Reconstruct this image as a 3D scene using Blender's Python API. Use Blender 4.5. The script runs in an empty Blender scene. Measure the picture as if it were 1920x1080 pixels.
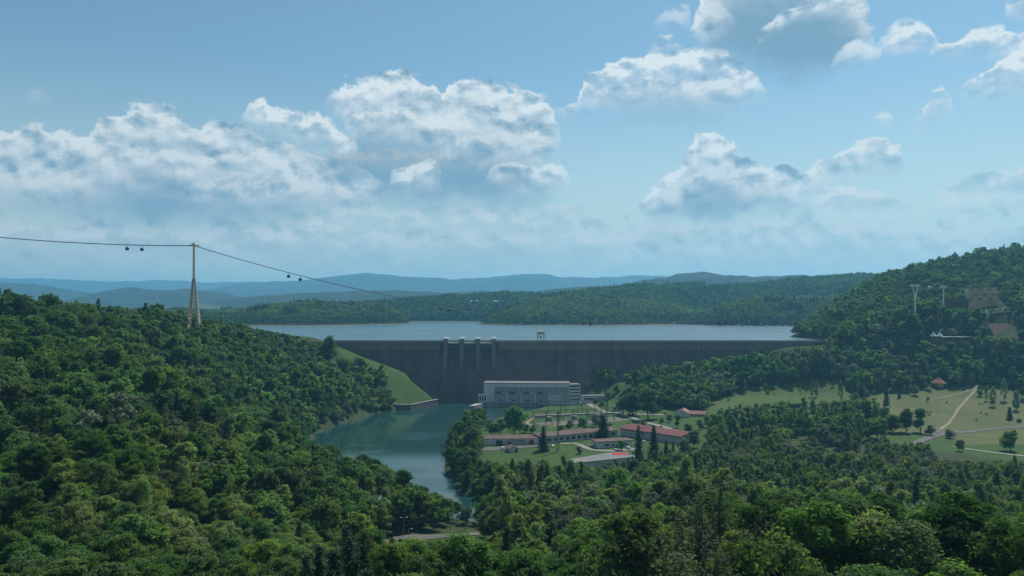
import bpy, math, random, os
import numpy as np
random.seed(7); RNG = np.random.default_rng(11)
R = math.radians
# ------------------------------------------------------------------ camera model (metres; camera 124 m above the river)
F, CX, YH, HC = 1500.0, 960.0, 575.0, 124.0
def at(px, py, Y):                       # point seen at (px, py) at distance Y
    return np.array([(px-CX)*Y/F, Y, HC-(py-YH)*Y/F])
def on_z(px, py, z):                     # the same on a level z
    return at(px, py, F*(HC-z)/(py-YH))
SC = bpy.context.scene
COL = SC.collection
def link(o, parent=None):
    COL.objects.link(o)
    if parent is not None: o.parent = parent
    return o
def tag(o, label=None, cat=None, group=None, kind=None):
    if label: o['label'] = label
    if cat: o['category'] = cat
    if group: o['group'] = group
    if kind: o['kind'] = kind
    return o
def empty(name, loc, rz=0.0, label=None, cat=None, group=None):
    o = bpy.data.objects.new(name, None); o.empty_display_size = 0.5
    o.location = tuple(loc); o.rotation_euler = (0, 0, rz)
    return tag(link(o), label, cat, group)
def copy_tree(o, parent=None):
    c = o.copy(); COL.objects.link(c); c.parent = parent
    for ch in o.children: copy_tree(ch, c)
    return c
# ------------------------------------------------------------------ mesh builder
class MB:
    def __init__(s): s.v = []; s.f = []; s.m = []
    def add(s, vs, fs, mi=0):
        n = len(s.v); s.v += [tuple(map(float, p)) for p in vs]
        s.f += [tuple(i+n for i in f) for f in fs]; s.m += [mi]*len(fs); return s
    def box(s, x0, x1, y0, y1, z0, z1, mi=0):
        return s.add([(x0,y0,z0),(x1,y0,z0),(x1,y1,z0),(x0,y1,z0),(x0,y0,z1),(x1,y0,z1),(x1,y1,z1),(x0,y1,z1)],
            [(3,2,1,0),(4,5,6,7),(0,1,5,4),(1,2,6,5),(2,3,7,6),(3,0,4,7)], mi)
    def prism(s, prof, x0, x1, mi=0):    # profile in (y,z), extruded along x
        n = len(prof)
        vs = [(x0,y,z) for y,z in prof]+[(x1,y,z) for y,z in prof]
        fs = [tuple(range(n)), tuple(range(2*n-1, n-1, -1))]
        fs += [(i+n, (i+1)%n+n, (i+1)%n, i) for i in range(n)]
        return s.add(vs, fs, mi)
    def slab(s, poly, z0, z1, mi=0):     # polygon in (x,y), extruded in z
        n = len(poly)
        vs = [(x,y,z0) for x,y in poly]+[(x,y,z1) for x,y in poly]
        fs = [tuple(range(n-1,-1,-1)), tuple(range(n,2*n))]
        fs += [(i, (i+1)%n, (i+1)%n+n, i+n) for i in range(n)]
        return s.add(vs, fs, mi)
    def bar(s, a, b, r0, r1=None, n=6, mi=0):
        r1 = r0 if r1 is None else r1
        a = np.array(a, float); b = np.array(b, float); d = b-a; L = np.linalg.norm(d)
        if L < 1e-6: return s
        d /= L; u = np.cross(d, (0,0,1) if abs(d[2]) < .9 else (1,0,0)); u /= np.linalg.norm(u); w = np.cross(d, u)
        vs = []
        for p, r in ((a,r0),(b,r1)):
            for k in range(n):
                t = 2*math.pi*k/n; vs.append(p+r*(math.cos(t)*u+math.sin(t)*w))
        fs = [(k,(k+1)%n,(k+1)%n+n,k+n) for k in range(n)]+[tuple(range(n-1,-1,-1)), tuple(range(n,2*n))]
        return s.add(vs, fs, mi)
    def tube(s, pts, r, n=5, mi=0):
        for a, b in zip(pts[:-1], pts[1:]): s.bar(a, b, r, r, n, mi)
        return s
    def lathe(s, prof, c=(0,0,0), n=12, mi=0):
        vs = []; m = len(prof)
        for r, z in prof:
            for k in range(n):
                t = 2*math.pi*k/n; vs.append((c[0]+r*math.cos(t), c[1]+r*math.sin(t), c[2]+z))
        fs = [(i*n+k, i*n+(k+1)%n, (i+1)*n+(k+1)%n, (i+1)*n+k) for i in range(m-1) for k in range(n)]
        fs += [tuple(range(n-1,-1,-1)), tuple(range((m-1)*n, m*n))]
        return s.add(vs, fs, mi)
    def build(s, name, mat, parent=None, loc=None, rz=None, bevel=0.0, smooth=False):
        me = bpy.data.meshes.new(name); me.from_pydata(s.v, [], s.f)
        for m in (mat if isinstance(mat, (list,tuple)) else [mat]): me.materials.append(m)
        if any(s.m): me.polygons.foreach_set('material_index', s.m)
        if smooth: me.polygons.foreach_set('use_smooth', [True]*len(s.f))
        me.update()
        o = bpy.data.objects.new(name, me); link(o, parent)
        if loc is not None: o.location = tuple(loc)
        if rz is not None: o.rotation_euler = (0,0,rz)
        if bevel:
            b = o.modifiers.new('Bevel','BEVEL'); b.width = bevel; b.segments = 1
        return o
# ------------------------------------------------------------------ shader helpers
class S:
    """a shader value that can be computed with"""
    def __init__(s, nt, k): s.nt = nt; s.k = k
    def _m(s, op, *o, clamp=False):
        n = s.nt.nodes.new('ShaderNodeMath'); n.operation = op; n.use_clamp = clamp
        for i, q in enumerate((s,)+o):
            if isinstance(q, S): s.nt.links.new(q.k, n.inputs[i])
            else: n.inputs[i].default_value = q
        return S(s.nt, n.outputs[0])
    def __add__(s,o): return s._m('ADD',o)
    __radd__ = __add__
    def __sub__(s,o): return s._m('SUBTRACT',o)
    def __rsub__(s,o): return (s*-1.0)+o
    def __mul__(s,o): return s._m('MULTIPLY',o)
    __rmul__ = __mul__
    def __truediv__(s,o): return s._m('DIVIDE',o)
    def min(s,o): return s._m('MINIMUM',o)
    def max(s,o): return s._m('MAXIMUM',o)
    def clamp(s): return s._m('ADD',0.0,clamp=True)
    def pow(s,o): return s._m('POWER',o)
    def fn(s,op,*o): return s._m(op,*o)
    def step(s,a,b,lo=0.0,hi=1.0):       # smoothstep
        n = s.nt.nodes.new('ShaderNodeMapRange'); n.interpolation_type = 'SMOOTHSTEP'
        s.nt.links.new(s.k, n.inputs[0])
        for i,v in enumerate((a,b,lo,hi)): n.inputs[i+1].default_value = v
        return S(s.nt, n.outputs[0])
def nnew(nt, t, **kw):
    n = nt.nodes.new(t)
    for k, v in kw.items(): setattr(n, k, v)
    return n
def vec(nt, x, y, z):
    n = nt.nodes.new('ShaderNodeCombineXYZ')
    for i, q in enumerate((x,y,z)):
        if isinstance(q, S): nt.links.new(q.k, n.inputs[i])
        else: n.inputs[i].default_value = q
    return n.outputs[0]
def noise(nt, v, scale, detail=4.0, rough=.55, dist=0.0, out=0):
    n = nt.nodes.new('ShaderNodeTexNoise'); n.noise_dimensions = '3D'
    if v is not None: nt.links.new(v, n.inputs['Vector'])
    n.inputs['Scale'].default_value = scale; n.inputs['Detail'].default_value = detail
    n.inputs['Roughness'].default_value = rough; n.inputs['Distortion'].default_value = dist
    return S(nt, n.outputs[out])
def mixc(nt, f, a, b, mode='MIX'):
    n = nt.nodes.new('ShaderNodeMix'); n.data_type = 'RGBA'; n.blend_type = mode; n.clamp_factor = True
    for i, q in ((0,f),(6,a),(7,b)):
        if isinstance(q, S): nt.links.new(q.k, n.inputs[i])
        elif isinstance(q, bpy.types.NodeSocket): nt.links.new(q, n.inputs[i])
        elif i == 0: n.inputs[0].default_value = q
        else: n.inputs[i].default_value = (q[0],q[1],q[2],1)
    return n.outputs[2]
def new_mat(name):
    m = bpy.data.materials.new(name); m.use_nodes = True; nt = m.node_tree; nt.nodes.clear()
    return m, nt, nt.nodes.new('ShaderNodeOutputMaterial')
def pos(nt):
    return nt.nodes.new('ShaderNodeNewGeometry').outputs['Position']
def principled(nt, out, col, rough=.7, metal=0.0, bump=None, bstr=.3, bdist=.1):
    p = nt.nodes.new('ShaderNodeBsdfPrincipled')
    if isinstance(col, bpy.types.NodeSocket): nt.links.new(col, p.inputs['Base Color'])
    else: p.inputs['Base Color'].default_value = (*col,1)
    if isinstance(rough, S): nt.links.new(rough.k, p.inputs['Roughness'])
    else: p.inputs['Roughness'].default_value = rough
    p.inputs['Metallic'].default_value = metal
    if not isinstance(rough,S) and rough > .55: p.inputs['Specular IOR Level'].default_value = .12
    if bump is not None:
        b = nt.nodes.new('ShaderNodeBump'); b.inputs['Strength'].default_value = bstr; b.inputs['Distance'].default_value = bdist
        nt.links.new(bump.k, b.inputs['Height']); nt.links.new(b.outputs[0], p.inputs['Normal'])
    nt.links.new(p.outputs[0], out.inputs['Surface']); return p
_pc = {}
def plain(name, c, rough=.7, metal=0.0, var=.18, scale=.8):
    """a painted / weathered surface: base colour with large and small mottling"""
    if name in _pc: return _pc[name]
    m, nt, out = new_mat(name); v = pos(nt)
    k = noise(nt, v, scale, 5)*.65 + noise(nt, v, scale*.12, 3)*.35
    a = tuple(q*(1-var*1.6) for q in c); b = tuple(min(1,q*(1+var*1.2)) for q in c)
    principled(nt, out, mixc(nt, k.step(.3,.7), a, b), rough, metal)
    _pc[name] = m; return m
# ------------------------------------------------------------------ terrain
def fbm(x, y, scale, octaves=4, seed=0):
    x = np.asarray(x, float)/scale; y = np.asarray(y, float)/scale; out = 0; amp = 1; tot = 0
    for o in range(octaves):
        xi = np.floor(x).astype(np.int64); yi = np.floor(y).astype(np.int64); fx = x-xi; fy = y-yi
        fx = fx*fx*(3-2*fx); fy = fy*fy*(3-2*fy)
        def h(a, b):
            n = (a*374761393+b*668265263+(seed+o)*1442695041) & 0x7fffffff
            n = ((n ^ (n >> 13))*1274126177) & 0x7fffffff
            return ((n ^ (n >> 16)) & 0xffff)/65535.0
        v = (h(xi,yi)*(1-fx)+h(xi+1,yi)*fx)*(1-fy)+(h(xi,yi+1)*(1-fx)+h(xi+1,yi+1)*fx)*fy
        out = out+amp*v; tot += amp; amp *= .5; x = x*2.03+17.1; y = y*2.03-9.7
    return out/tot
class Field:                              # linear radial-basis interpolation of scattered heights
    def __init__(s, pts):
        p = np.array(pts, float); s.xy = p[:,:2]; n = len(p)
        d = np.linalg.norm(s.xy[:,None]-s.xy[None], axis=2)
        A = np.zeros((n+1,n+1)); A[:n,:n] = -np.sqrt(d*d+20.0**2); A[:n,n] = 1; A[n,:n] = 1
        s.w = np.linalg.solve(A+np.diag([.8]*n+[0]), np.append(p[:,2],0))
    def __call__(s, x, y):
        x = np.asarray(x,float); y = np.asarray(y,float); out = np.full(x.shape, s.w[-1])
        for (a,b), w in zip(s.xy, s.w): out = out-w*np.sqrt((x-a)**2+(y-b)**2+400.0)
        return out
def C(px, py, Y, h=0): p = at(px,py,Y); return (p[0],p[1],p[2]-h)
W = lambda x,y,z: (x,y,z)
DOWN = [  # below the dam
 W(-300,0,80),W(0,0,72),W(300,0,80),W(-200,60,72),W(0,60,70),W(200,60,78),W(0,120,62),W(-120,120,62),
 W(-1100,100,90),W(-1100,500,110),W(-1100,900,115),W(-600,200,75),W(-700,450,95),W(1100,100,110),W(1100,400,60),W(1100,700,40),W(1100,1000,110),
 C(0,1000,190,16),C(100,900,250,15),C(200,860,270,16),C(50,820,310,14),C(300,800,360,13),C(100,750,400,18),C(200,680,480,17),C(100,640,550,15),
 C(50,600,620,15),C(20,566,700,15),C(120,580,700,15),C(250,594,760,15),C(363,605,820,9),C(450,614,950,20),C(540,636,990,21),W(-280,1000,76),W(-262,1085,80),
 C(500,700,800,15),C(600,700,900,17),C(650,720,920,15),W(-172,940,3),C(560,780,700,14),W(-200,790,2),C(450,760,620,16),C(350,740,480,17),C(400,680,700,15),C(520,660,880,14),
 C(640,662,1048),C(720,692,1036),C(770,712,1030),C(800,735,1022),C(740,753,970),C(700,735,985),C(690,700,1010),
 C(560,835,450,17),C(450,838,420,16),C(350,850,370,16),C(700,885,440,16),C(800,935,430,15),W(-28,440,3),W(-75,490,2),W(-150,530,4),W(-185,600,3),W(-195,700,2),W(-215,620,18),
 C(600,920,350,16),C(700,965,350,16),C(500,960,290,16),C(300,950,250,15),C(830,1006,400),C(720,1020,392),C(880,1002,398),
 C(850,1035,220,15),C(950,1030,230,15),C(760,1030,290,13),C(900,1020,310,12),C(650,1040,180,16),C(500,1040,190,16),
 C(1600,920,150,26),C(1350,930,170,24),C(1850,940,150,27),C(1200,965,200,17),C(1050,1000,215,16),C(1300,915,230,25),W(100,272,35),W(170,280,33),W(30,300,25),W(60,265,37),C(1000,935,330,17),
 W(0,400,8),W(30,470,4),C(1150,905,300,22),W(150,520,6),W(300,500,8),W(450,520,10),W(600,600,12),W(200,400,14),W(400,380,14),W(100,400,15),W(350,300,22),W(400,220,44),
 W(-20,600,2),W(-58,650,2),W(-58,590,2),W(40,600,4),W(-40,690,3),W(20,700,4),W(100,700,4.5),W(200,700,6),W(300,760,9),W(130,850,5),W(-8,800,3),W(-30,760,3),W(60,850,4),W(20,930,3),W(230,850,9),W(330,900,16),W(60,950,4),W(30,985,2),W(100,985,5),W(160,960,9),W(110,1015,9),W(131,1000,15),W(139,1022,27),W(85,1045,5),
 W(360,1000,21),C(1400,742,960),C(1600,762,900),C(1800,762,900),C(1900,762,900),C(1900,722,980),C(1840,800,800),C(1920,800,800),W(480,660,4),W(600,700,5),W(350,640,5),W(700,800,8),
 W(160,1000,18),W(160,1050,24),W(270,1020,36),W(270,1060,45),W(373,1050,60),W(430,1090,79),W(327,1010,31),W(435,1020,32),W(500,1020,34),W(620,1000,38),W(445,1060,58),W(523,1060,62),
 W(554,1100,108),W(667,1150,122),W(677,1080,104),W(594,1060,80),W(633,1010,56),W(800,1000,70),W(850,850,30),W(900,1100,130),
 W(500,1200,112),W(617,1250,125),W(760,1280,156),W(1100,1300,225),W(640,1450,150),W(764,1450,191),W(928,1450,218),
 W(-60,1000,-5),W(-100,990,-5),W(-40,1040,-6),W(-60,1100,-8),W(40,1080,0),W(-700,1200,100),W(-420,1100,74),
]
UP = [    # the reservoir side
 W(-262,1085,80),W(-238,1095,62),W(421,1085,79),W(415,1100,64),W(-300,1000,76),W(-280,1100,80),W(440,1090,80),W(500,1090,90),
 W(-230,1200,58),W(0,1200,50),W(300,1200,50),W(380,1130,58),W(350,1500,50),W(0,1600,50),W(-400,1500,55),W(400,1900,52),W(0,1900,50),W(-400,1900,60),W(-330,1200,62),W(-500,1400,60),W(0,1100,50),W(200,1100,50),W(-100,1100,50),
 W(-420,1100,80),W(-700,1200,100),W(-620,1500,73),W(-800,1600,90),W(-640,1900,70),W(-900,1950,90),W(-1200,1500,110),W(-1100,900,115),W(-1300,1950,100),
 C(1517,635,1225),C(1519,627.5,1400),C(1521,621,1600),C(1532,604,1250,10),C(1545,585,1300,10),C(1552,578,1330,11),C(1566,568,1370,11),C(1582,557,1410,12),C(1604,544,1450,12),C(1652,520,1480,13),C(1750,491,1450,14),C(1850,471,1450,14),C(1920,463,1450,14),W(497,1210,110),W(546,1330,122),
 W(522,1200,116),W(554,1100,108),W(667,1150,122),W(617,1250,121),W(760,1280,156),W(900,1100,130),W(1100,1300,225),W(1100,1000,110),W(1400,1400,240),W(550,1560,61),W(590,1700,60),W(700,1700,110),W(900,1700,165),W(680,1900,62),W(900,1950,110),W(1400,1900,170),W(500,1400,60),W(530,1500,60),
]
fdown, fup = Field(DOWN), Field(UP)
def sstep(a, b, x): t = np.clip((x-a)/(b-a),0,1); return t*t*(3-2*t)
def inside(poly, x, y):
    x = np.asarray(x,float); y = np.asarray(y,float); r = np.zeros(x.shape,bool); n = len(poly)
    for i in range(n):
        x0,y0 = poly[i]; x1,y1 = poly[(i+1)%n]
        if y0 == y1: continue
        c = ((y0 > y) != (y1 > y)) & (x < (x1-x0)*(y-y0)/(y1-y0)+x0); r ^= c
    return r
def polydist(poly, x, y, closed=True):
    x = np.asarray(x,float); y = np.asarray(y,float); d = np.full(x.shape,1e9); n = len(poly)
    for i in range(n if closed else n-1):
        a = np.array(poly[i]); b = np.array(poly[(i+1)%n]); e = b-a; L = e@e+1e-9
        t = np.clip(((x-a[0])*e[0]+(y-a[1])*e[1])/L,0,1)
        d = np.minimum(d, np.hypot(x-a[0]-t*e[0], y-a[1]-t*e[1]))
    return d
RIVER = [tuple(on_z(px,py,0)[:2]) for px,py in
  [(822,756),(775,764),(737,770),(702,776),(668,786),(640,794),(612,805),(590,816)]]
RIVER += [(-178,700),(-165,640),(-145,580),(-120,540),(-90,515),(-58,494),(-42,476),(-28,462),(10,446),(60,440),(60,448),(14,455),(-10,476)]
RIVER += [tuple(on_z(px,py,0)[:2]) for px,py in
  [(905,944),(868,925),(843,898),(834,868),(838,840),(868,806),(905,800),(922,797),(925,786),(950,778),(1000,772)]]
RIVER += [(40,985),(40,1010),(-30,1030),(-105,1045)]
def ground_z(x, y):
    x = np.asarray(x,float); y = np.asarray(y,float)
    z = fdown(x,y); u = fup(x,y); w = sstep(1070,1088,y)
    z = z*(1-w)+u*w
    rough = (fbm(x,y,60,4,3)-.5)*5.0+(fbm(x,y,17,3,5)-.5)*1.2
    ins = inside(RIVER,x,y); d = polydist(RIVER,x,y)
    amp = np.clip((z-6)/30,0.06,1)
    z = z+rough*amp
    low = y < 1080
    z = np.where(low & ~ins, np.maximum(z, .5+np.minimum(d*.12,2.0)), z)
    z = np.where(low & ~ins & (d < 30), np.minimum(z, 1.0+d*.95), z)
    z = np.where(low & ins, -.3-np.minimum(d*.4,4.0), z)
    return z
X0,X1,Y0,Y1,ST = -1400,1500,-40,1960,7.0
gx = np.arange(X0,X1+.1,ST); gy = np.arange(Y0,Y1+.1,ST)
GX,GY = np.meshgrid(gx,gy); GZ = ground_z(GX,GY)
def gz(x, y):                             # bilinear height of the built sheet
    x = np.clip((np.asarray(x,float)-X0)/ST,0,len(gx)-1.001); y = np.clip((np.asarray(y,float)-Y0)/ST,0,len(gy)-1.001)
    i = x.astype(int); j = y.astype(int); fx = x-i; fy = y-j
    return (GZ[j,i]*(1-fx)+GZ[j,i+1]*fx)*(1-fy)+(GZ[j+1,i]*(1-fx)+GZ[j+1,i+1]*fx)*fy
def hit(px, py, y0=100, y1=1900):         # where the line of sight through a pixel meets the ground
    Y = np.arange(y0,y1,1.5); X = (px-CX)*Y/F; Z = HC-(py-YH)*Y/F
    k = np.nonzero(gz(X,Y) >= Z)[0]
    k = k[0] if len(k) else len(Y)-1
    return np.array([X[k],Y[k],float(gz(X[k],Y[k]))])
def pix(x, y, z): return CX+F*x/y, YH-F*(z-HC)/y
def grid_mesh(name, GX, GY, GZ, mat, cols=None, skip=None):
    ny,nx = GX.shape; v = np.stack([GX,GY,GZ],-1).reshape(-1,3)
    i = np.arange(ny-1)[:,None]*nx+np.arange(nx-1)[None]
    f = np.stack([i,i+1,i+nx+1,i+nx],-1).reshape(-1,4)
    if skip is not None: f = f[~skip.reshape(-1)]
    me = mesh_np(name, v, f, mat); me.polygons.foreach_set('use_smooth', np.ones(len(f),bool))
    if cols is not None:
        a = me.color_attributes.new('cover','FLOAT_COLOR','POINT'); a.data.foreach_set('color', cols.reshape(-1))
    o = bpy.data.objects.new(name, me); return link(o)
def mesh_np(name, v, f, mat, mi=None):
    me = bpy.data.meshes.new(name); k = f.shape[1]
    me.vertices.add(len(v)); me.vertices.foreach_set('co', np.ascontiguousarray(v,dtype=np.float32).reshape(-1))
    me.loops.add(f.size); me.loops.foreach_set('vertex_index', np.ascontiguousarray(f,dtype=np.int32).reshape(-1))
    me.polygons.add(len(f)); me.polygons.foreach_set('loop_start', np.arange(0,f.size,k,dtype=np.int32))
    for m in (mat if isinstance(mat,(list,tuple)) else [mat]): me.materials.append(m)
    if mi is not None: me.polygons.foreach_set('material_index', np.ascontiguousarray(mi,dtype=np.int32))
    me.update(calc_edges=True); return me
# open ground, outlined on the picture of the ground: (polygon, kind)
OPEN = [
 ('grass', [(628,650),(700,672),(760,700),(822,752),(736,770),(722,742),(708,700),(690,684),(655,672)]),
 ('meadow', [(1318,790),(1335,752),(1400,728),(1480,718),(1585,712),(1605,735),(1606,772),(1480,776),(1400,786),(1340,800)]),
 ('dry', [(1604,750),(1622,738),(1700,730),(1830,724),(1960,735),(1960,832),(1800,834),(1755,818),(1640,808),(1612,785)]),
 ('grass', [(1600,810),(1760,814),(1800,834),(1960,832),(1960,858),(1880,862),(1800,850),(1700,838)]),
 ('grass', [(903,905),(900,818),(903,797),(925,783),(950,774),(1004,764),(1060,758),(1100,752),(1108,735),(1165,716),(1185,740),(1190,768),(1250,766),(1345,776),(1345,800),(1320,838),(1262,852),(1216,890),(1070,905),(980,890)]),
 ('grass', [(960,1046),(1035,1036),(1040,1080),(975,1090)]),
 ('grass', [(1425,838),(1465,828),(1480,848),(1432,856)]),
 ('grass', [(1556,858),(1618,850),(1630,864),(1572,872)]),
 ('grass', [(1262,884),(1300,876),(1312,890),(1272,896)]),
 ('road', [(690,1040),(705,1010),(760,1000),(905,985),(905,1018),(800,1030)]),
 ('grass', [(20,572),(84,578),(86,606),(60,606),(28,592)]),
]
def open_kind(x, y, z):
    px,py = pix(x,y,z); k = np.zeros(np.shape(x),int)
    for i,(n,p) in enumerate(OPEN):
        far = (y > 560) if n != 'road' and p[0][1] < 1000 else (y < 560)
        k = np.where(inside(p,px,py) & far, {'grass':1,'meadow':2,'dry':3,'road':4}[n], k)
    return k
cols = np.zeros(GX.shape+(4,)); cols[...,3] = 1
safeY = np.maximum(GY,20); ok = open_kind(GX,safeY,GZ)
for i,ks in enumerate(((1,),(2,),(3,))): cols[...,i] = np.isin(ok,ks)
g = cols[...,:3].copy(); g[1:-1,1:-1] = (g[1:-1,1:-1]*2+g[:-2,1:-1]+g[2:,1:-1]+g[1:-1,:-2]+g[1:-1,2:])/6; cols[...,:3] = g
def ground_material():
    m,nt,out = new_mat('ground cover'); v = pos(nt)
    a = nnew(nt,'ShaderNodeVertexColor',layer_name='cover'); sp = nt.nodes.new('ShaderNodeSeparateColor'); nt.links.new(a.outputs[0],sp.inputs[0])
    g,md,dr = (S(nt,sp.outputs[i]) for i in range(3))
    big = noise(nt,v,.018,4); mid = noise(nt,v,.13,5); fine = noise(nt,v,1.1,4,.65)
    soil = mixc(nt, mid.step(.35,.65), (.024,.040,.012), (.042,.058,.020))
    tuft = noise(nt,v,.42,3,.6)
    grass = mixc(nt, (mid*.45+fine*.25+tuft*.3).step(.38,.62), (.028,.062,.012), (.048,.086,.019))
    mead = mixc(nt, (big*.4+mid*.3+tuft*.3).step(.38,.62), (.040,.074,.015), (.068,.096,.023))
    dry = mixc(nt, (big*.4+mid*.35+tuft*.25).step(.38,.60), (.058,.082,.024), (.100,.106,.042))
    bare = mixc(nt, fine.step(.62,.75), dry, (.15,.125,.075))
    w = (noise(nt,v,.06,4)-.5)*.7
    c = mixc(nt,(g+w*g*(1-g)*4).step(.3,.7), soil, grass); c = mixc(nt,(md+w*md*(1-md)*4).step(.3,.7), c, mead); c = mixc(nt,(dr+w*dr*(1-dr)*4).step(.3,.7), c, bare)
    principled(nt,out,c,.95,bump=fine,bstr=.6,bdist=.5); return m
M_ground = ground_material()
tag(grid_mesh('ground',GX,GY,GZ,M_ground,cols),'valley floor and hillsides under the woods',None,None,'structure')
# far shore
UPF = [W(-600,1960,68),W(-900,1960,90),W(-1300,1960,100),W(-3300,1960,120),W(3300,1960,220),W(0,1960,50),W(400,1960,52),W(680,1960,62),W(900,1960,112),W(1400,1960,170),W(-400,1960,60),
 C(480,613,1934),C(560,612,1990),C(620,611,2020),C(690,608,2150),C(755,603,2400),C(480,584,2250,12),C(400,584,2300,12),C(620,565,2300,12),C(560,570,2280,12),C(720,574,2350,12),C(520,582,2200,12),
 W(-500,2700,85),W(-900,2500,90),W(-1400,2500,95),W(-250,2350,60),W(-200,2550,66),W(-330,2450,78),C(850,604,2600),C(910,604,2610),C(850,562,2900,12),C(780,564,2900,12),C(920,572,2750,12),C(700,568,2950,12),
 C(925,610,2110),C(1000,611,2080),C(1100,611,2075),C(1200,611,2075),C(1310,609,2110),W(-60,2060,58),W(100,2000,55),W(400,2000,55),W(-100,2300,66),C(958,582,2230,12),C(1000,573,2400,12),C(1100,548,2600,12),C(1050,560,2500,12),C(1250,543,2700,12),C(1400,533,2800,12),C(1550,519,3000,12),C(1650,517,3000,12),C(1180,580,2250,12),C(1260,575,2300,12),
 W(1800,3000,240),W(2600,3000,250),C(1322,610,2060),C(1420,612,2010),C(1500,613,1980),W(480,2150,70),C(1345,575,2120,12),C(1400,554,2240,12),C(1480,549,2240,12),C(1560,562,2200,12),W(1000,2300,150),W(640,2440,88),W(760,2480,95),W(900,2520,112),W(540,2280,84),
 W(-3300,3000,110),W(-1500,3200,90),W(-500,3300,110),W(0,3200,150),W(500,3500,150),W(1300,3700,190),W(-2000,4500,90),W(0,4500,110),W(2000,4500,160),W(3300,4500,200),W(-600,4000,100)]
ff = Field(UPF)
hx = np.arange(-3300,3301,22.0); hy = np.arange(1950,4500,22.0); HX,HY = np.meshgrid(hx,hy)
HZ = ff(HX,HY); hs = np.clip((HZ-78)/40,0,1); HZ = HZ+hs*((fbm(HX,HY,240,4,9)-.5)*62+(fbm(HX,HY,80,3,2)-.5)*18)
def hz(x,y):
    x = np.clip((np.asarray(x,float)+3300)/22,0,len(hx)-1.001); y = np.clip((np.asarray(y,float)-1950)/22,0,len(hy)-1.001)
    i = x.astype(int); j = y.astype(int); fx = x-i; fy = y-j
    return (HZ[j,i]*(1-fx)+HZ[j,i+1]*fx)*(1-fy)+(HZ[j+1,i]*(1-fx)+HZ[j+1,i+1]*fx)*fy
def hill_material(name, dark, light, field=None, scale=.02, shore=True):
    m,nt,out = new_mat(name); v = pos(nt)
    k = noise(nt,v,scale,6,.65); b = noise(nt,v,scale*.12,3)
    c = mixc(nt,(k*.7+b*.3).step(.35,.65),dark,light)
    if field: c = mixc(nt, noise(nt,v,scale*.09,2,.4).step(.6,.64), c, field)
    if shore:
        sp = nt.nodes.new('ShaderNodeSeparateXYZ'); nt.links.new(v,sp.inputs[0])
        z = S(nt,sp.outputs[2])+(b-.5)*3
        c = mixc(nt, z.step(75.6,76.6), (.17,.15,.11), c)
    principled(nt,out,c,1.0,bump=k,bstr=1.0,bdist=.25/scale); return m
M_hill = hill_material('far shore slopes',(.02,.032,.014),(.04,.055,.02))
tag(grid_mesh('hills',HX,HY,HZ,M_hill),'wooded hills on the far side of the reservoir',None,None,'structure')
def ridge(sil, Y, depth, mat, base=70, rough=.35, seed=0, step=None):
    sil = sorted(sil); step = step or depth/26.0
    px = np.array([p for p,_ in sil],float); py = np.array([q for _,q in sil],float)
    xa = (px-CX)*Y/F; za = HC-(py-YH)*Y/F
    xs = np.arange(xa[0]-depth, xa[-1]+depth+1, step); ys = np.arange(Y-depth,Y+depth+1,step)
    RX,RY = np.meshgrid(xs,ys)
    crest = np.interp(xs,xa,za); fall = np.clip(1-np.maximum(xa[0]-xs,xs-xa[-1])/depth,0,1); crest = base+(crest-base)*np.minimum(1,fall)**1.5
    t = np.abs(RY-Y)/depth; prof = np.clip(1-t,0,1); prof = prof*prof*(3-2*prof)*.5+prof*.5
    amp = (crest[None]-base)
    spur = (fbm(RX,RY,depth*.55,4,seed)-.5)*2
    Z = base+amp*(prof*(1+0*RX))+amp*rough*spur*np.clip(t*2.5,0.03,1)*np.clip((1-t)*3,0,1)
    Z += (fbm(RX,RY,step*2.2,3,seed+5)-.5)*amp*.09*np.clip(prof*3,0,1)+(fbm(RX,RY,depth*.3,3,seed+9)-.5)*amp*.14*np.clip(prof*2,0,1)
    Z = np.where(t >= .999, base-30, Z)
    return tag(grid_mesh('hills',RX,RY,Z,mat),None,None,None,'structure')
M_r1 = hill_material('distant ridge',(.012,.022,.014),(.026,.038,.020),None,.004,False)
M_r2 = hill_material('farmed ridge',(.014,.024,.014),(.030,.042,.020),(.07,.09,.04),.008,False)
ridge([(-150,528),(0,523),(100,523),(200,528),(300,524),(380,530),(470,528),(560,534)],17000,2600,M_r1,seed=1)
ridge([(380,545),(460,532),(520,527),(600,523),(690,512),(760,516),(850,523),(900,520),(960,517),(1015,511),(1060,518),(1150,517),(1230,516),(1290,521),(1360,525)],12500,2200,M_r1,seed=2)
ridge([(-150,535),(0,531),(60,530),(120,540),(180,552),(250,560)],9000,1500,M_r1,seed=3)
ridge([(100,570),(160,556),(200,545),(240,539),(290,545),(350,541),(400,547),(450,556),(520,566)],7000,1000,M_r1,seed=4)
ridge([(380,570),(440,560),(500,553),(570,549),(650,546),(750,544),(830,548),(900,545),(1000,546),(1100,550)],5600,800,M_r2,seed=5)
ridge([(800,562),(860,553),(930,549),(1000,546),(1060,541),(1110,537),(1160,538),(1230,545)],4900,500,M_r2,seed=6)
ridge([(1090,545),(1180,533),(1235,521),(1280,512),(1320,508),(1350,514),(1380,518),(1430,518),(1500,518),(1580,522),(1700,528),(1900,535)],5200,700,M_r1,seed=7)
tag(MB().add([(-15000,4470,66),(15000,4470,66),(15000,20300,66),(-15000,20300,66)],[(0,1,2,3)]).build('ground',M_r2),None,None,None,'structure')
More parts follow.
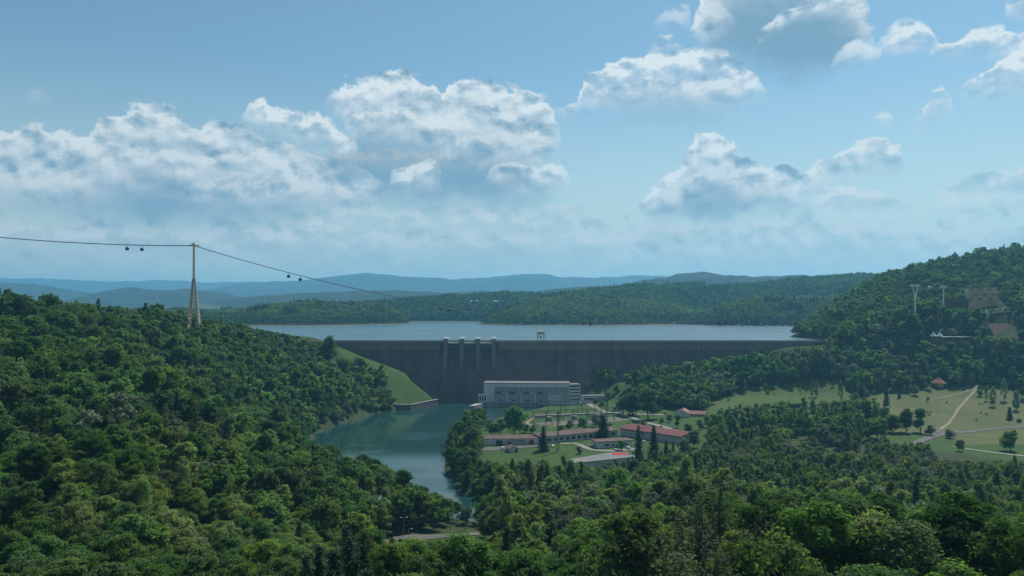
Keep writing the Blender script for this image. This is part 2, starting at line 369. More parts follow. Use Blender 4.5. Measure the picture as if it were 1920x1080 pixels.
# water
def water_material(name, deep, river):
    m,nt,out = new_mat(name); v = pos(nt)
    mp = nnew(nt,'ShaderNodeMapping'); nt.links.new(v,mp.inputs[0]); mp.inputs['Scale'].default_value = (.35,1,1) if not river else (.6,1,1)
    big = noise(nt,mp.outputs[0],.012,3); rip = noise(nt,v,.5,3)
    if river:
        patch = (big+noise(nt,mp.outputs[0],.05,3)*.35).step(.62,.82)
        rough = patch*.15+.035; st = .07
    else:
        patch = (noise(nt,mp.outputs[0],.02,4)).step(.4,.65)
        rough = patch*.07+.30; st = .1
    p = principled(nt,out,deep,rough,bump=rip,bstr=st,bdist=.4); p.inputs['IOR'].default_value = 1.333
    return m
M_river = water_material('river water',(.013,.047,.043),True); M_lake = water_material('lake water',(.03,.085,.11),False)
xs = [p[0] for p in RIVER]; ys = [p[1] for p in RIVER]
tag(MB().add([(min(xs)-12,min(ys)-12,0),(max(xs)+12,min(ys)-12,0),(max(xs)+12,1062,0),(min(xs)-12,1062,0)],[(0,1,2,3)]).build('water',M_river),'calm green river pool below the dam',None,None,'structure')
tag(MB().add([(-1400,1088.4,75),(900,1088.4,75),(1500,3000,75),(-1400,3000,75)],[(0,1,2,3)]).build('lake',M_lake),'pale blue reservoir behind the dam',None,None,'structure')
# ------------------------------------------------------------------ sun, sky, clouds, haze, camera
SUN_EL, SUN_AZ = R(53), R(34)             # azimuth clockwise from +Y
sun = bpy.data.lights.new('sun','SUN'); sun.energy = 4.4; sun.angle = R(.5); sun.color = (1,.955,.88)
so = link(bpy.data.objects.new('sun',sun)); so.rotation_euler = (R(90)-SUN_EL, 0, math.pi-SUN_AZ)
def T_of(px, py): return (YH-py)/math.hypot(F,px-CX)
def A_of(px): return math.atan((px-CX)/F)
def build_world():
    w = bpy.data.worlds.new('World'); SC.world = w; w.use_nodes = True; nt = w.node_tree; nt.nodes.clear()
    out = nt.nodes.new('ShaderNodeOutputWorld'); bg = nt.nodes.new('ShaderNodeBackground')
    sky = nt.nodes.new('ShaderNodeTexSky'); sky.sky_type = 'NISHITA'; sky.sun_disc = False
    sky.sun_elevation = SUN_EL; sky.sun_rotation = SUN_AZ; sky.altitude = 500; sky.air_density = 1.0; sky.dust_density = SKY_DUST; sky.ozone_density = 2.0
    tc = nt.nodes.new('ShaderNodeTexCoord'); sp = nt.nodes.new('ShaderNodeSeparateXYZ'); nt.links.new(tc.outputs['Generated'],sp.inputs[0])
    x,y,z = (S(nt,sp.outputs[i]) for i in range(3))
    az = x.fn('ARCTAN2',y); hor = (x*x+y*y).fn('SQRT').max(.02); T = z/hor
    # billows: direction-space noise shared by every cloud
    n1 = nnew(nt,'ShaderNodeTexNoise'); n1.inputs['Scale'].default_value = 9; n1.inputs['Detail'].default_value = 7; n1.inputs['Roughness'].default_value = .58
    v0 = vec(nt, az, T*1.35, 3.7); nt.links.new(v0,n1.inputs['Vector'])
    s1 = nt.nodes.new('ShaderNodeSeparateColor'); nt.links.new(n1.outputs['Color'],s1.inputs[0])
    wa = S(nt,s1.outputs[0])-.5; wb = S(nt,s1.outputs[1])-.5; soft = S(nt,s1.outputs[2])
    n2 = noise(nt, v0, 30, 8, .56); n3 = noise(nt, v0, 23, 7, .55); n2s = noise(nt, vec(nt, az-.005, T*1.35-.013, 3.7), 23, 7, .55)
    relief = (n2s-n3)                                    # thicker towards the shade side
    big = noise(nt, v0, 46, 3, .5)
    az2 = az+wa*.05; T2 = T+wb*.045
    pu = (az2+.75)/1.5
    def curve(pts):
        n = nnew(nt,'ShaderNodeFloatCurve'); c = n.mapping.curves[0]
        q = sorted((( A_of(p)+.75)/1.5, T_of(p,r)/.5+.2) for p,r in pts)
        while len(c.points) < len(q): c.points.new(.5,.5)
        for i,(a,b) in enumerate(q): c.points[i].location = (a,b); c.points[i].handle_type = 'AUTO_CLAMPED'
        n.mapping.use_clip = False; n.mapping.update(); nt.links.new(pu.k,n.inputs['Value'])
        return (S(nt,n.outputs[0])-.2)*.5
    skyc = mixc(nt, 1.0, sky.outputs[0], SKY_TINT, 'MULTIPLY')
    # paler, milkier air towards the horizon
    low = T.step(.0,.34,1.0,0.0)
    skyc = mixc(nt, low.pow(1.35)*SKY_MILK, skyc, tuple(q/SKY_STR for q in SKY_LOW))
    # each cloud: top outline, bottom outline, edge roughness, softness of base, depth of the sunlit head, strength, lit colour scale, strength of the shaded base
    for top, bot, amp, sb, rim, alpha, lit, dark in CLOUDS:
        x0 = min(p for p,_ in top); x1 = max(p for p,_ in top)
        tp = curve([(x0-14,top[0][1]+60)]+top+[(x1+14,top[-1][1]+60)]); bt = curve(bot)
        puff = (n2-.5)*amp+(big-.5)*amp*.9
        dt = tp-T2+puff+amp*.22; db = T2-bt+puff*.7
        m = dt.step(-.001,.0045)*db.step(-sb*.35,sb)
        ha = (az2-A_of(x0-6)).step(-.012,.02)*(az2-A_of(x1+6)).step(-.02,.012,1,0)
        m = m*ha*alpha
        edge = dt.step(0.0,.022,1.0,0.0)                         # thin bright silver rim
        head = (dt+(soft-.5)*.075+relief*.10).step(rim*.25,rim*1.9,1.0,0.0)   # the lit head, breaking up downwards
        f = (head*(relief*3.4+.68)+edge*(relief*3.0+.28)).clamp()
        thin = m*(f.max(dark)).clamp()
        col = mixc(nt, f, tuple(q/SKY_STR for q in CLOUD_DARK), tuple(q*lit/SKY_STR for q in CLOUD_LIT))
        skyc = mixc(nt, thin, skyc, col)
    # light cumulus over the rest of the dome
    away = (az.fn('ABSOLUTE')).step(.62,.85)*T.step(.02,.12)
    g = noise(nt, vec(nt, x*2.2, y*2.2, z*3.5), 2.2, 7, .55).step(.54,.66)*away*.85
    skyc = mixc(nt, g, skyc, tuple(q/SKY_STR for q in CLOUD_LIT))
    nt.links.new(skyc,bg.inputs[0]); bg.inputs[1].default_value = SKY_STR
    nt.links.new(bg.outputs[0],out.inputs[0])
    w.cycles.sampling_method = 'MANUAL'; w.cycles.sample_map_resolution = 512
EXPO = .35; KX = 2**-EXPO                 # exposed for the woods; sky colours below are as they look
SKY_STR, SKY_DUST, SKY_TINT, SKY_MILK, SKY_LOW = .10, .6, tuple(q*KX for q in (.86,1.04,.955)), .92, tuple(q*KX for q in (.62,.70,.62))
CLOUD_DARK, CLOUD_LIT = tuple(q*KX for q in (.195,.335,.46)), tuple(q*KX for q in (.76,.825,.84))
CLOUDS = [
 # faint far banks low over the hills
 ([(-60,470),(150,440),(400,430),(560,410),(760,400),(900,400),(1060,430),(1120,440),(1240,425),(1400,435),(1500,430),(1700,440),(1980,430)],[(-60,530),(500,525),(1000,530),(1980,520)],.05,.03,.06,.7,.86,.5),
 ([(960,420),(1000,398),(1040,385),(1080,392),(1110,412)],[(960,428),(1110,424)],.02,.02,.05,.6,.86,.3),
 ([(1020,480),(1080,462),(1130,444),(1190,452),(1240,470)],[(1020,505),(1240,500)],.03,.03,.05,.55,.88,.3),
 ([(960,470),(972,425),(990,420),(1002,470)],[(960,500),(1002,500)],.02,.03,.05,.45,.9,.2),
 ([(-60,450),(100,436),(300,440),(480,430),(700,446),(900,452),(1000,462)],[(-60,505),(500,500),(1000,505)],.04,.04,.04,.75,.88,.45),
 ([(1180,470),(1300,458),(1420,446),(1480,440),(1560,455),(1700,462),(1980,452)],[(1180,505),(1980,500)],.04,.04,.04,.7,.88,.35),
 # shaded bases of the big clouds
 ([(60,345),(180,322),(320,330),(440,336),(560,345),(660,362)],[(60,415),(200,432),(400,434),(560,412),(680,398)],.03,.05,.004,.85,.8,.9),
 ([(625,250),(720,250),(830,290),(960,318),(1040,330)],[(612,378),(760,396),(950,392),(1060,368)],.03,.05,.004,.85,.8,.9),
 ([(1215,385),(1290,340),(1350,318),(1430,345),(1500,368)],[(1205,412),(1340,416),(1500,408)],.03,.035,.004,.8,.8,.9),
 # long bank on the left
 ([(-60,275),(0,268),(40,250),(90,262),(150,268),(180,240),(230,222),(275,208),(320,212),(350,240),(400,248),(450,250),(500,270),(560,282),(640,312),(690,345),(720,372)],[(-60,412),(80,425),(300,434),(450,430),(600,405),(730,390)],.036,.05,.07,.97,.97,.95),
 ([(470,215),(500,192),(530,200),(560,212),(600,218),(640,248),(660,262)],[(470,262),(540,300),(600,330),(660,320)],.03,.035,.05,1,1,.5),
 ([(-60,335),(20,330),(60,338),(95,348),(106,372)],[(-60,392),(106,392)],.02,.03,.05,.75,.88,.3),
 # the tall cloud left of centre
 ([(618,178),(660,162),(700,156),(755,146),(800,160),(825,178),(850,158),(905,158),(960,178),(1020,190),(1040,220),(1046,260),(1042,300)],[(618,208),(680,262),(760,310),(830,345),(920,370),(1000,340),(1046,310)],.034,.05,.07,1,1,.95),
 ([(612,290),(720,285),(850,300),(1000,310),(1064,325)],[(612,372),(760,392),(950,388),(1064,355)],.03,.05,.02,.75,.6,.95),
 ([(728,330),(760,322),(800,306),(820,318),(824,340)],[(728,372),(770,382),(824,352)],.025,.02,.05,.9,1,.4),
 ([(925,325),(960,312),(1000,318),(1040,308),(1064,312),(1070,335)],[(925,350),(980,362),(1040,352),(1070,345)],.025,.02,.05,.95,1,.4),
 # second and third tiers of heads inside the big clouds
 ([(20,335),(90,318),(160,298),(230,282),(300,290),(360,300),(420,288),(480,300),(540,318),(600,335),(690,356)],[(20,385),(200,372),(330,392),(450,372),(560,382),(690,392)],.034,.05,.05,.85,.94,.5),
 ([(360,352),(430,340),(500,344),(560,340),(620,352),(700,376)],[(360,392),(540,402),(700,398)],.03,.03,.045,.7,.88,.45),
 ([(640,222),(700,204),(760,208),(815,228),(880,206),(940,216),(1000,236),(1036,268)],[(640,262),(760,300),(860,310),(960,330),(1036,310)],.034,.05,.05,.85,.97,.45),
 ([(820,290),(870,262),(930,258),(990,272),(1040,290)],[(820,330),(920,345),(1040,335)],.03,.05,.05,.7,.92,.4),
 # right of centre, upper
 ([(1035,205),(1070,208),(1096,160),(1130,135),(1180,118),(1240,105),(1300,92),(1350,105),(1420,150),(1432,180)],[(1035,222),(1100,215),(1200,228),(1300,232),(1380,205),(1432,190)],.032,.035,.07,1,1,.55),
 ([(1215,96),(1235,70),(1262,62),(1280,85)],[(1215,104),(1280,100)],.02,.02,.05,.8,1,.3),
 ([(1235,40),(1275,12),(1300,30)],[(1235,48),(1300,44)],.02,.02,.05,.55,1,.2),
 ([(1110,190),(1160,168),(1230,152),(1300,150),(1380,172)],[(1110,215),(1240,228),(1380,208)],.03,.03,.045,.8,.96,.4),
 # big grey cloud at the top edge
 ([(1296,60),(1318,10),(1340,-60),(1450,-110),(1560,-80),(1606,-20),(1616,40),(1640,90)],[(1296,78),(1340,110),(1420,135),(1500,160),(1560,140),(1610,115),(1640,105)],.036,.04,.055,1,.93,.95),
 ([(1425,80),(1445,50),(1480,20),(1540,-5),(1590,-15),(1618,10),(1628,55)],[(1425,86),(1460,62),(1520,30),(1570,25),(1600,70),(1628,75)],.03,.02,.05,.85,1.02,.15),
 ([(1296,62),(1320,20),(1345,10),(1372,40)],[(1296,80),(1340,75),(1372,60)],.03,.03,.05,.5,.95,.2),
 ([(1560,110),(1600,85),(1640,92),(1650,110)],[(1560,128),(1650,114)],.02,.02,.05,.8,1,.3),
 ([(1640,72),(1680,48),(1720,42),(1755,72),(1762,86)],[(1640,100),(1700,106),(1762,92)],.02,.02,.045,.95,1,.3),
 ([(1735,100),(1790,82),(1830,62),(1870,52),(1910,75),(1980,70)],[(1735,114),(1850,110),(1980,125)],.025,.02,.06,.95,1,.35),
 ([(1812,185),(1830,160),(1870,125),(1920,98),(1990,90)],[(1812,196),(1860,205),(1920,200),(1990,200)],.03,.03,.055,1,1,.5),
 ([(1890,20),(1900,0),(1990,-60)],[(1890,30),(1930,45),(1990,40)],.02,.02,.05,1,1,.3),
 ([(1640,222),(1660,210),(1685,222)],[(1640,230),(1685,231)],.012,.012,.03,.85,.95,.2),
 ([(1712,240),(1740,215),(1752,178),(1772,168),(1786,190),(1788,212)],[(1712,246),(1750,242),(1788,224)],.02,.02,.04,.8,.95,.2),
 # lower right cumulus
 ([(1195,400),(1215,370),(1250,335),(1285,300),(1300,262),(1330,255),(1360,262),(1395,300),(1430,318),(1480,325),(1510,340)],[(1195,412),(1300,414),(1400,412),(1510,395)],.034,.03,.06,1,1,.9),
 ([(1225,385),(1280,345),(1330,318),(1390,330),(1450,352)],[(1225,405),(1340,395),(1450,400)],.03,.03,.045,.7,.9,.4),
 ([(1465,385),(1500,345),(1540,312),(1590,290),(1640,268),(1680,275),(1702,310),(1706,335)],[(1465,398),(1530,380),(1600,350),(1660,336),(1706,338)],.03,.03,.055,1,.97,.7),
 ([(1520,385),(1570,365),(1620,372),(1680,378),(1712,400)],[(1520,412),(1620,418),(1712,410)],.028,.03,.05,.85,.92,.5),
 ([(1755,372),(1800,345),(1860,336),(1980,330)],[(1755,400),(1860,415),(1980,420)],.03,.05,.05,.88,.92,.5),
 ([(1200,425),(1300,415),(1420,418),(1480,430)],[(1200,452),(1480,455)],.02,.03,.03,.5,.8,.5),
 ([(1760,410),(1800,392),(1840,400)],[(1760,430),(1840,432)],.025,.03,.04,.7,.9,.4),
 ([(40,180),(60,168),(85,190)],[(40,192),(85,202)],.02,.02,.04,.28,1,.2),
]
build_world()
HAZE = 8e-5
m,nt,out = new_mat('air'); pv = nt.nodes.new('ShaderNodeVolumePrincipled')
pv.inputs['Color'].default_value = (.23,.66,1,1); pv.inputs['Density'].default_value = HAZE; pv.inputs['Anisotropy'].default_value = .3
nt.links.new(pv.outputs[0],out.inputs['Volume'])
tag(MB().box(-17500,17500,-300,20400,-14,790).build('haze',m),'thin blue haze in the air over the valley',None,None,'stuff')
cam = bpy.data.cameras.new('camera'); co = link(bpy.data.objects.new('camera',cam)); SC.camera = co
co.location = (0,0,HC); co.rotation_euler = (R(90),0,0)
cam.sensor_width = 36; cam.lens = 36*F/1920; cam.shift_y = (YH-540)/1920; cam.clip_start = 1; cam.clip_end = 60000
SC.view_settings.view_transform = 'Standard'; SC.view_settings.look = 'None'; SC.view_settings.exposure = EXPO; SC.view_settings.gamma = 1
cy = SC.cycles; cy.use_denoising = True; cy.denoiser = 'OPENIMAGEDENOISE'; cy.denoising_input_passes = 'RGB_ALBEDO_NORMAL'
cy.max_bounces = 5; cy.diffuse_bounces = 3; cy.glossy_bounces = 2; cy.transmission_bounces = 2; cy.volume_bounces = 0; cy.transparent_max_bounces = 4
cy.use_adaptive_sampling = False; cy.sample_clamp_indirect = 4
# ------------------------------------------------------------------ trees
def leaf_material(name, ca, cb, trans=.38, tcol=None):
    """leaves: each tree a little different, each spray of leaves a little different"""
    m,nt,out = new_mat(name); oi = nt.nodes.new('ShaderNodeObjectInfo'); gm = nt.nodes.new('ShaderNodeNewGeometry')
    r = S(nt,oi.outputs['Random']); isl = S(nt,gm.outputs['Random Per Island'])
    c = mixc(nt, (r*.7+isl*.3), ca, cb)
    r2 = (r*7.31).fn('FRACT')
    hs = nt.nodes.new('ShaderNodeHueSaturation'); nt.links.new(c,hs.inputs['Color'])
    nt.links.new(((r2-.5)*.045+.5).k,hs.inputs['Hue']); nt.links.new(((r*13.7).fn('FRACT')*.3+.85).k,hs.inputs['Saturation'])
    nt.links.new(((r*3.17).fn('FRACT')*.55+.68+isl*.25).k,hs.inputs['Value'])
    d = nt.nodes.new('ShaderNodeBsdfDiffuse'); t = nt.nodes.new('ShaderNodeBsdfTranslucent'); mx = nt.nodes.new('ShaderNodeMixShader')
    nt.links.new(hs.outputs[0],d.inputs[0])
    tc = mixc(nt,1.0,hs.outputs[0],tcol or (1.12,1.32,.62),'MULTIPLY'); nt.links.new(tc,t.inputs[0])
    mx.inputs[0].default_value = trans; nt.links.new(d.outputs[0],mx.inputs[1]); nt.links.new(t.outputs[0],mx.inputs[2]); nt.links.new(mx.outputs[0],out.inputs[0])
    return m
LEAF = {
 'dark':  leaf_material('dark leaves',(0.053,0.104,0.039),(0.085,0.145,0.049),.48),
 'mid':   leaf_material('green leaves',(0.081,0.143,0.047),(0.121,0.188,0.060),.50),
 'light': leaf_material('fresh leaves',(0.129,0.186,0.057),(0.175,0.225,0.070),.42),
 'willow':leaf_material('silvery leaves',(.112,.150,.084),(.158,.192,.118),.30,(1.0,1.05,.8)),
 'birch': leaf_material('hanging leaves',(0.125,0.178,0.075),(0.164,0.216,0.088),.40),
 'spruce':leaf_material('dark needles',(0.023,0.052,0.031),(0.042,0.076,0.042),.12),
 'pine':  leaf_material('dull needles',(.060,.084,.048),(.092,.110,.062),.2),
}
BARK = plain('bark',(.075,.062,.048),.95,var=.3,scale=2.0)
BIRCHBARK = plain('pale bark',(.30,.28,.25),.9,var=.4,scale=3.0)
def quads(c, nrm, size, rng, aspect=.62):
    n = len(c); nrm = nrm/np.maximum(np.linalg.norm(nrm,axis=1,keepdims=True),1e-6)
    a = rng.normal(size=(n,3)); t = np.cross(nrm,a); t /= np.maximum(np.linalg.norm(t,axis=1,keepdims=True),1e-6); u = np.cross(nrm,t)
    s = np.asarray(size).reshape(-1,1); bend = nrm*s*.18
    v = np.stack([c+t*s-bend, c+u*s*aspect, c-t*s-bend, c-u*s*aspect],1)
    return v.reshape(-1,3), np.arange(4*n).reshape(-1,4)
def sphere_dirs(n, rng, up=0.0):
    d = rng.normal(size=(n,3)); d[:,2] += up; return d/np.linalg.norm(d,axis=1,keepdims=True)
def crown_round(rng, H, rx, base, nclump, per, leaf, lumps=.35, top=1.0, droop=0.0):
    """boughs of different reach, each carrying sprays of leaves, with hollows between them"""
    rz = (H-base)/2; cz = base+rz*.95; nl = int(rng.integers(8,12)); ax = np.array([rx,rx,rz])
    d = sphere_dirs(nl,rng,.02); d[0] = (rng.normal(0,.2),rng.normal(0,.2),1); reach = rng.uniform(.44,.44+.5*lumps+.06,nl); reach[0] = .58*top
    lc = np.array([0,0,cz])+d*ax*reach[:,None]; lr = rx*rng.uniform(.36,.56,nl)*(1.1-.4*np.abs(reach-.5))
    P,N,Z = [],[],[]
    for i in range(nclump):
        l = i%nl; q = sphere_dirs(1,rng,.3)[0]; c = lc[l]+q*lr[l]*np.array([1,1,.95])*rng.uniform(.72,1.08); r = rx*rng.uniform(.11,.21)*(1 if nclump > 80 else (1.25 if nclump > 40 else 1.7))
        if c[2] < base*.55: continue
        m = int(per*rng.uniform(.7,1.3)); s = sphere_dirs(m,rng,.2); p = c+s*np.array([1.12,1.12,.92])*r*rng.uniform(.25,1.25,(m,1))
        if droop: p[:,2] -= droop*rng.uniform(0,1,m)**2*r*3
        o = (c-np.array([0,0,cz]))/ax; P.append(p); N.append(s*.45+o*.55+q*.3+rng.normal(0,.5,(m,3))); Z.append(rng.uniform(.6,1.3,m)*leaf)
    k = nclump*2                                         # inner foliage that closes the crown
    q = sphere_dirs(k,rng,.1); l = rng.integers(0,nl,k); P.append(lc[l]+q*lr[l,None]*rng.uniform(.2,.75,(k,1))); N.append(q+rng.normal(0,.5,(k,3))); Z.append(np.full(k,leaf*(2.3 if nclump > 30 else 1.5)))
    return quads(np.concatenate(P),np.concatenate(N),np.concatenate(Z),rng)
def crown_cone(rng, H, rx, base, tiers, arms, leaf, ragged=.2, seg=4):
    P,N,Z = [],[],[]
    for i in range(tiers):
        f = i/(tiers-1); z = base+(H-base)*(f**.92)*.985; L0 = rx*(1-f)**.85*(1 if f > .08 else .8)+.18
        for j in range(max(4,int(arms*(1-f*.6)))):
            a = rng.uniform(0,2*math.pi); L = L0*rng.uniform(1-ragged*1.5,1+ragged); dx,dy = math.cos(a),math.sin(a)
            for s in range(seg):
                t = (s+rng.uniform(.3,1))/seg
                P.append((dx*L*t+rng.normal(0,.12*rx), dy*L*t+rng.normal(0,.12*rx), z-L*.28*t*t*1.6+rng.normal(0,.15)))
                N.append((dx*.5+rng.normal(0,.4),dy*.5+rng.normal(0,.4),.8+rng.normal(0,.3))); Z.append(leaf*(1.15-.5*t)*rng.uniform(.7,1.3)*(1-.45*f))
    return quads(np.array(P),np.array(N),np.array(Z),rng,.5)
def crown_column(rng, H, rx, base, n, leaf, droop=.5, stems=3):
    """narrow birch or poplar shape: plumes rising from several leaders, twigs hanging"""
    P,N,Z = [],[],[]; ns = 12
    for i in range(ns*stems):
        f = rng.uniform(0,1)**.85; z = base+(H-base)*f; w = rx*(math.sin(math.pi*min(1,(f*.82+.16)))**.75)
        a = rng.uniform(0,6.28); c = np.array([math.cos(a)*w*.62,math.sin(a)*w*.62,z]); m = max(4,n//(ns*stems))
        q = sphere_dirs(m,rng,.1); r = rx*rng.uniform(.26,.46)
        p = c+q*np.array([1,1,1.5])*r*rng.uniform(.4,1.1,(m,1)); p[:,2] -= droop*rng.uniform(0,1,m)*r*1.6
        P.append(p); N.append(q+rng.normal(0,.4,(m,3))+np.array([c[0],c[1],0])/rx*.7); Z.append(leaf*rng.uniform(.7,1.25,m))
    return quads(np.concatenate(P),np.concatenate(N),np.concatenate(Z),rng)
def trunk_mb(rng, H, base, rx, r, limbs=6, kind='round'):
    m = MB(); p = [np.array([0,0,-1.2])]; n = 5; top = H*(.80 if kind == 'round' else .95)
    for i in range(1,n+1): p.append(np.array([rng.normal(0,.12)*i*.5,rng.normal(0,.12)*i*.5,top*i/n]))
    for i in range(n): m.bar(p[i],p[i+1],r*(1-i/n*.85)*(1.25 if i == 0 else 1),r*(1-(i+1)/n*.85),7)
    if kind == 'round':
        for k in range(limbs):
            a = rng.uniform(0,6.28); i = int(rng.integers(1,n)); s = p[i]; L = rx*rng.uniform(.55,.85)
            e = s+np.array([math.cos(a)*L,math.sin(a)*L,rng.uniform(.15,.4)*(H-base)]); mid = (s+e)/2+np.array([0,0,-.3])
            m.bar(s,mid,r*.45,r*.3,5); m.bar(mid,e,r*.3,r*.1,5)
    return m
PROTO = {}                                              # key -> list of (crown mesh, trunk mesh, height, width)
def add_proto(key, lod, fn, mat, H, rx, bark, r, kind='round', base=3):
    rng = np.random.default_rng(abs(hash((key,lod,len(PROTO.get((key,lod),[])))) % (2**31)) if False else sum(map(ord,key))*97+lod*1009+len(PROTO.get((key,lod),[]))*31)
    v,f = fn(rng); cm = mesh_np('crown',v,f,mat)
    b = trunk_mb(rng,H,base,rx,r,6,kind); tm = bpy.data.meshes.new('trunk'); tm.from_pydata(b.v,[],b.f); tm.materials.append(bark); tm.update()
    PROTO.setdefault((key,lod),[]).append((cm,tm,H,rx))
#        near: nclump, per, leaf ; middle ; far
LOD = {0:(130,112,.225),1:(66,36,.46),2:(27,13,1.15)}
for lod,(nc,per,lf) in LOD.items():
    for key,nv in (('dark',3),('mid',3),('light',2),('willow',2)):
        for i in range(nv):
            H = [17,19,15.5][i]; rx = [5.2,4.4,4.9][i]; bs = [3.2,4.2,2.4][i]
            if key == 'willow': H *= .82; rx *= .95; bs *= .6
            if key == 'light': H *= .92
            lum = [.28,.42,.2][i]
            add_proto(key,lod,lambda rng,H=H,rx=rx,bs=bs,lum=lum,key=key: crown_round(rng,H,rx,bs,nc,per,lf*(.92 if key=='willow' else 1),lum,[1.0,1.1,.9][i],.5 if key=='willow' else 0),LEAF[key],H,rx,BARK,.30,'round',bs)
    for i in range(2):
        H = [19,16][i]; rx = [3.1,2.7][i]
        add_proto('birch',lod,lambda rng,H=H,rx=rx: crown_column(rng,H,rx,2.5,int(nc*per*.8),lf*.82),LEAF['birch'],H,rx,BIRCHBARK,.17,'pole',3)
    for i in range(3):
        H = [20,17,22][i]; rx = [3.4,3.0,3.2][i]
        add_proto('spruce',lod,lambda rng,H=H,rx=rx: crown_cone(rng,H,rx,1.2,[34,26,15][lod],[22,17,10][lod],[.62,.85,1.5][lod]),LEAF['spruce'],H,rx,BARK,.26,'pole',2)
    H,rx = 19,3.6
    add_proto('pine',lod,lambda rng,H=H,rx=rx: crown_cone(rng,H,rx,4.5,[20,15,10][lod],[15,11,7][lod],[.42,.7,1.3][lod],.35,5),LEAF['pine'],H,rx,BARK,.26,'pole',4)
KEYS = ('dark','mid','light','willow','birch','spruce','pine')
# ------------------------------------------------------------------ things people built
BLOCK = []                                              # (x, y, radius) footprints kept clear of trees
ROADS = []                                              # (polyline, half width) kept clear of trees
def concrete(name, base, stain, joint=0.0, streak=.35, band=None):
    m,nt,out = new_mat(name); v = pos(nt); sp = nt.nodes.new('ShaderNodeSeparateXYZ'); nt.links.new(v,sp.inputs[0])
    x,y,z = (S(nt,sp.outputs[i]) for i in range(3))
    st = noise(nt, vec(nt,x,0.0,z*.10), .13, 6, .62); blot = noise(nt,v,.05,5,.6); fine = noise(nt,v,.9,4,.6)
    k = st*streak+blot*(.75-streak)+fine*.25
    c = mixc(nt,k.step(.36,.64),stain,base)
    if joint:
        j = ((x/joint).fn('FRACT')-.5).fn('ABSOLUTE'); lift = ((z/3.0).fn('FRACT')-.5).fn('ABSOLUTE')
        c = mixc(nt,j.step(.478,.494)*.55, c, tuple(q*.45 for q in stain)); c = mixc(nt,lift.step(.44,.5)*.22, c, stain)
        blk = noise(nt, vec(nt,(x/joint).fn('FLOOR')*3.7,0.0,(z/30.0).fn('FLOOR')), 1.7, 0)
        c = mixc(nt,blk.step(.25,.75)*.3, c, base)
    if joint: c = mixc(nt, noise(nt, vec(nt,x,1.7,z*.05), .34, 4, .6).step(.60,.74)*.34, c, tuple(q*2.3 for q in base))
    principled(nt,out,c,.9,bump=fine,bstr=.3,bdist=.2); return m
CON_DAM = concrete('dam face concrete',(.132,.098,.083),(.058,.046,.043),15.0,.36)
CON_BAND = concrete('clean crest concrete',(.20,.165,.138),(.125,.106,.092),15.0,.3)
CON_PIER = concrete('pier concrete',(.195,.17,.146),(.115,.104,.094),0,.35)
CON = concrete('grey concrete',(.36,.34,.31),(.19,.18,.165),0,.35)
CON_LIGHT = concrete('pale concrete',(.36,.34,.31),(.25,.235,.21),0,.25)
WHITE = plain('white paint',(.60,.61,.61),.6,var=.08); OFFWHITE = plain('off-white render',(.60,.58,.53),.85,var=.12)
GREYWALL = plain('grey render',(.42,.41,.39),.85,var=.14); STEEL = plain('galvanised steel',(.36,.36,.36),.45,.5,.1); DARKSTEEL = plain('dark steel',(.07,.075,.08),.5,.4,.1)
BEIGE = plain('beige steel paint',(.46,.40,.30),.5,.1,.08); GLASS = plain('dark window glass',(.018,.024,.03),.12,0,.1); FROST = plain('dull glazing',(.30,.325,.345),.35,0,.25,.5)
ROOF_BROWN = plain('brown sheet roof',(.12,.085,.072),.9,var=.2); ROOF_RED = plain('red sheet roof',(.150,.062,.060),.9,var=.14); ROOF_TERRA = plain('pale red tiles',(.25,.14,.112),.9,var=.18)
ROOF_GREY = plain('grey felt roof',(.17,.172,.172),.9,var=.15); RED = plain('bright red sheet',(.34,.035,.026),.85,var=.08); BROWN = plain('brown door',(.19,.085,.05),.7); WOOD = plain('timber',(.60,.36,.15),.8,var=.25)
WOODDARK = plain('dark timber',(.11,.07,.045),.85,var=.25); EARTH = plain('bare earth',(.28,.20,.15),.95,var=.25,scale=.3); STONE = plain('pale stone',(.55,.53,.49),.9,var=.2)
RUBBER = plain('tyre rubber',(.02,.02,.02),.9); BLACK = plain('black cabin shell',(.012,.012,.013),.35,var=.1); ROPE = plain('steel rope',(.10,.10,.10),.5,.6,.1)
ASPHALT = plain('worn asphalt',(.11,.108,.10),.9,var=.18,scale=.25); GRAVEL = plain('pale track',(.22,.185,.13),.95,var=.2,scale=.3); CONCROAD = plain('concrete paving',(.23,.215,.185),.9,var=.16,scale=.2)
def block_line(a, b, r, step=6.0):
    a = np.array(a[:2]); b = np.array(b[:2]); n = max(1,int(np.linalg.norm(b-a)/step))
    for i in range(n+1): p = a+(b-a)*i/n; BLOCK.append((p[0],p[1],r))
# ---- the dam
CR = 77.0; XL,XR = -266.0,447.0
def face_y(z): return 1080.0 if z > 66 else 1080.0-(66-z)*.72
dam = empty('dam',(0,1085,0),0,'long grey concrete gravity dam holding back the blue reservoir','dam')
def wpart(mb, name, mat, par, org=(0,1085,0), **k):      # mesh given in world metres, parented to an empty at org
    mb.v = [(x-org[0],y-org[1],z-org[2]) for x,y,z in mb.v]; return mb.build(name,mat,par,**k)
wpart(MB().prism([(1080,65.5),(1080-.72*74,-8),(1090,-8),(1090,75.6)] + [(1080,75.6)],XL,XR),'wall',CON_DAM,dam)
wpart(MB().box(XL,-96,1079.2,1079.99,65,76.2).box(-18.5,XR,1079.2,1079.99,65,76.2),'crest_facing',CON_BAND,dam)
wpart(MB().box(XL,XR,1078.4,1091.2,76.21,77.0),'crest_road',CON_LIGHT,dam)
wpart(MB().box(XL,XR,1078.45,1078.85,77.0,78.1),'parapet',CON_BAND,dam)
wpart(MB().box(XL,XR,1090.7,1091.1,77.0,78.1),'parapet',CON_BAND,dam)
PX = [-89,-67.5,-46,-24.5]
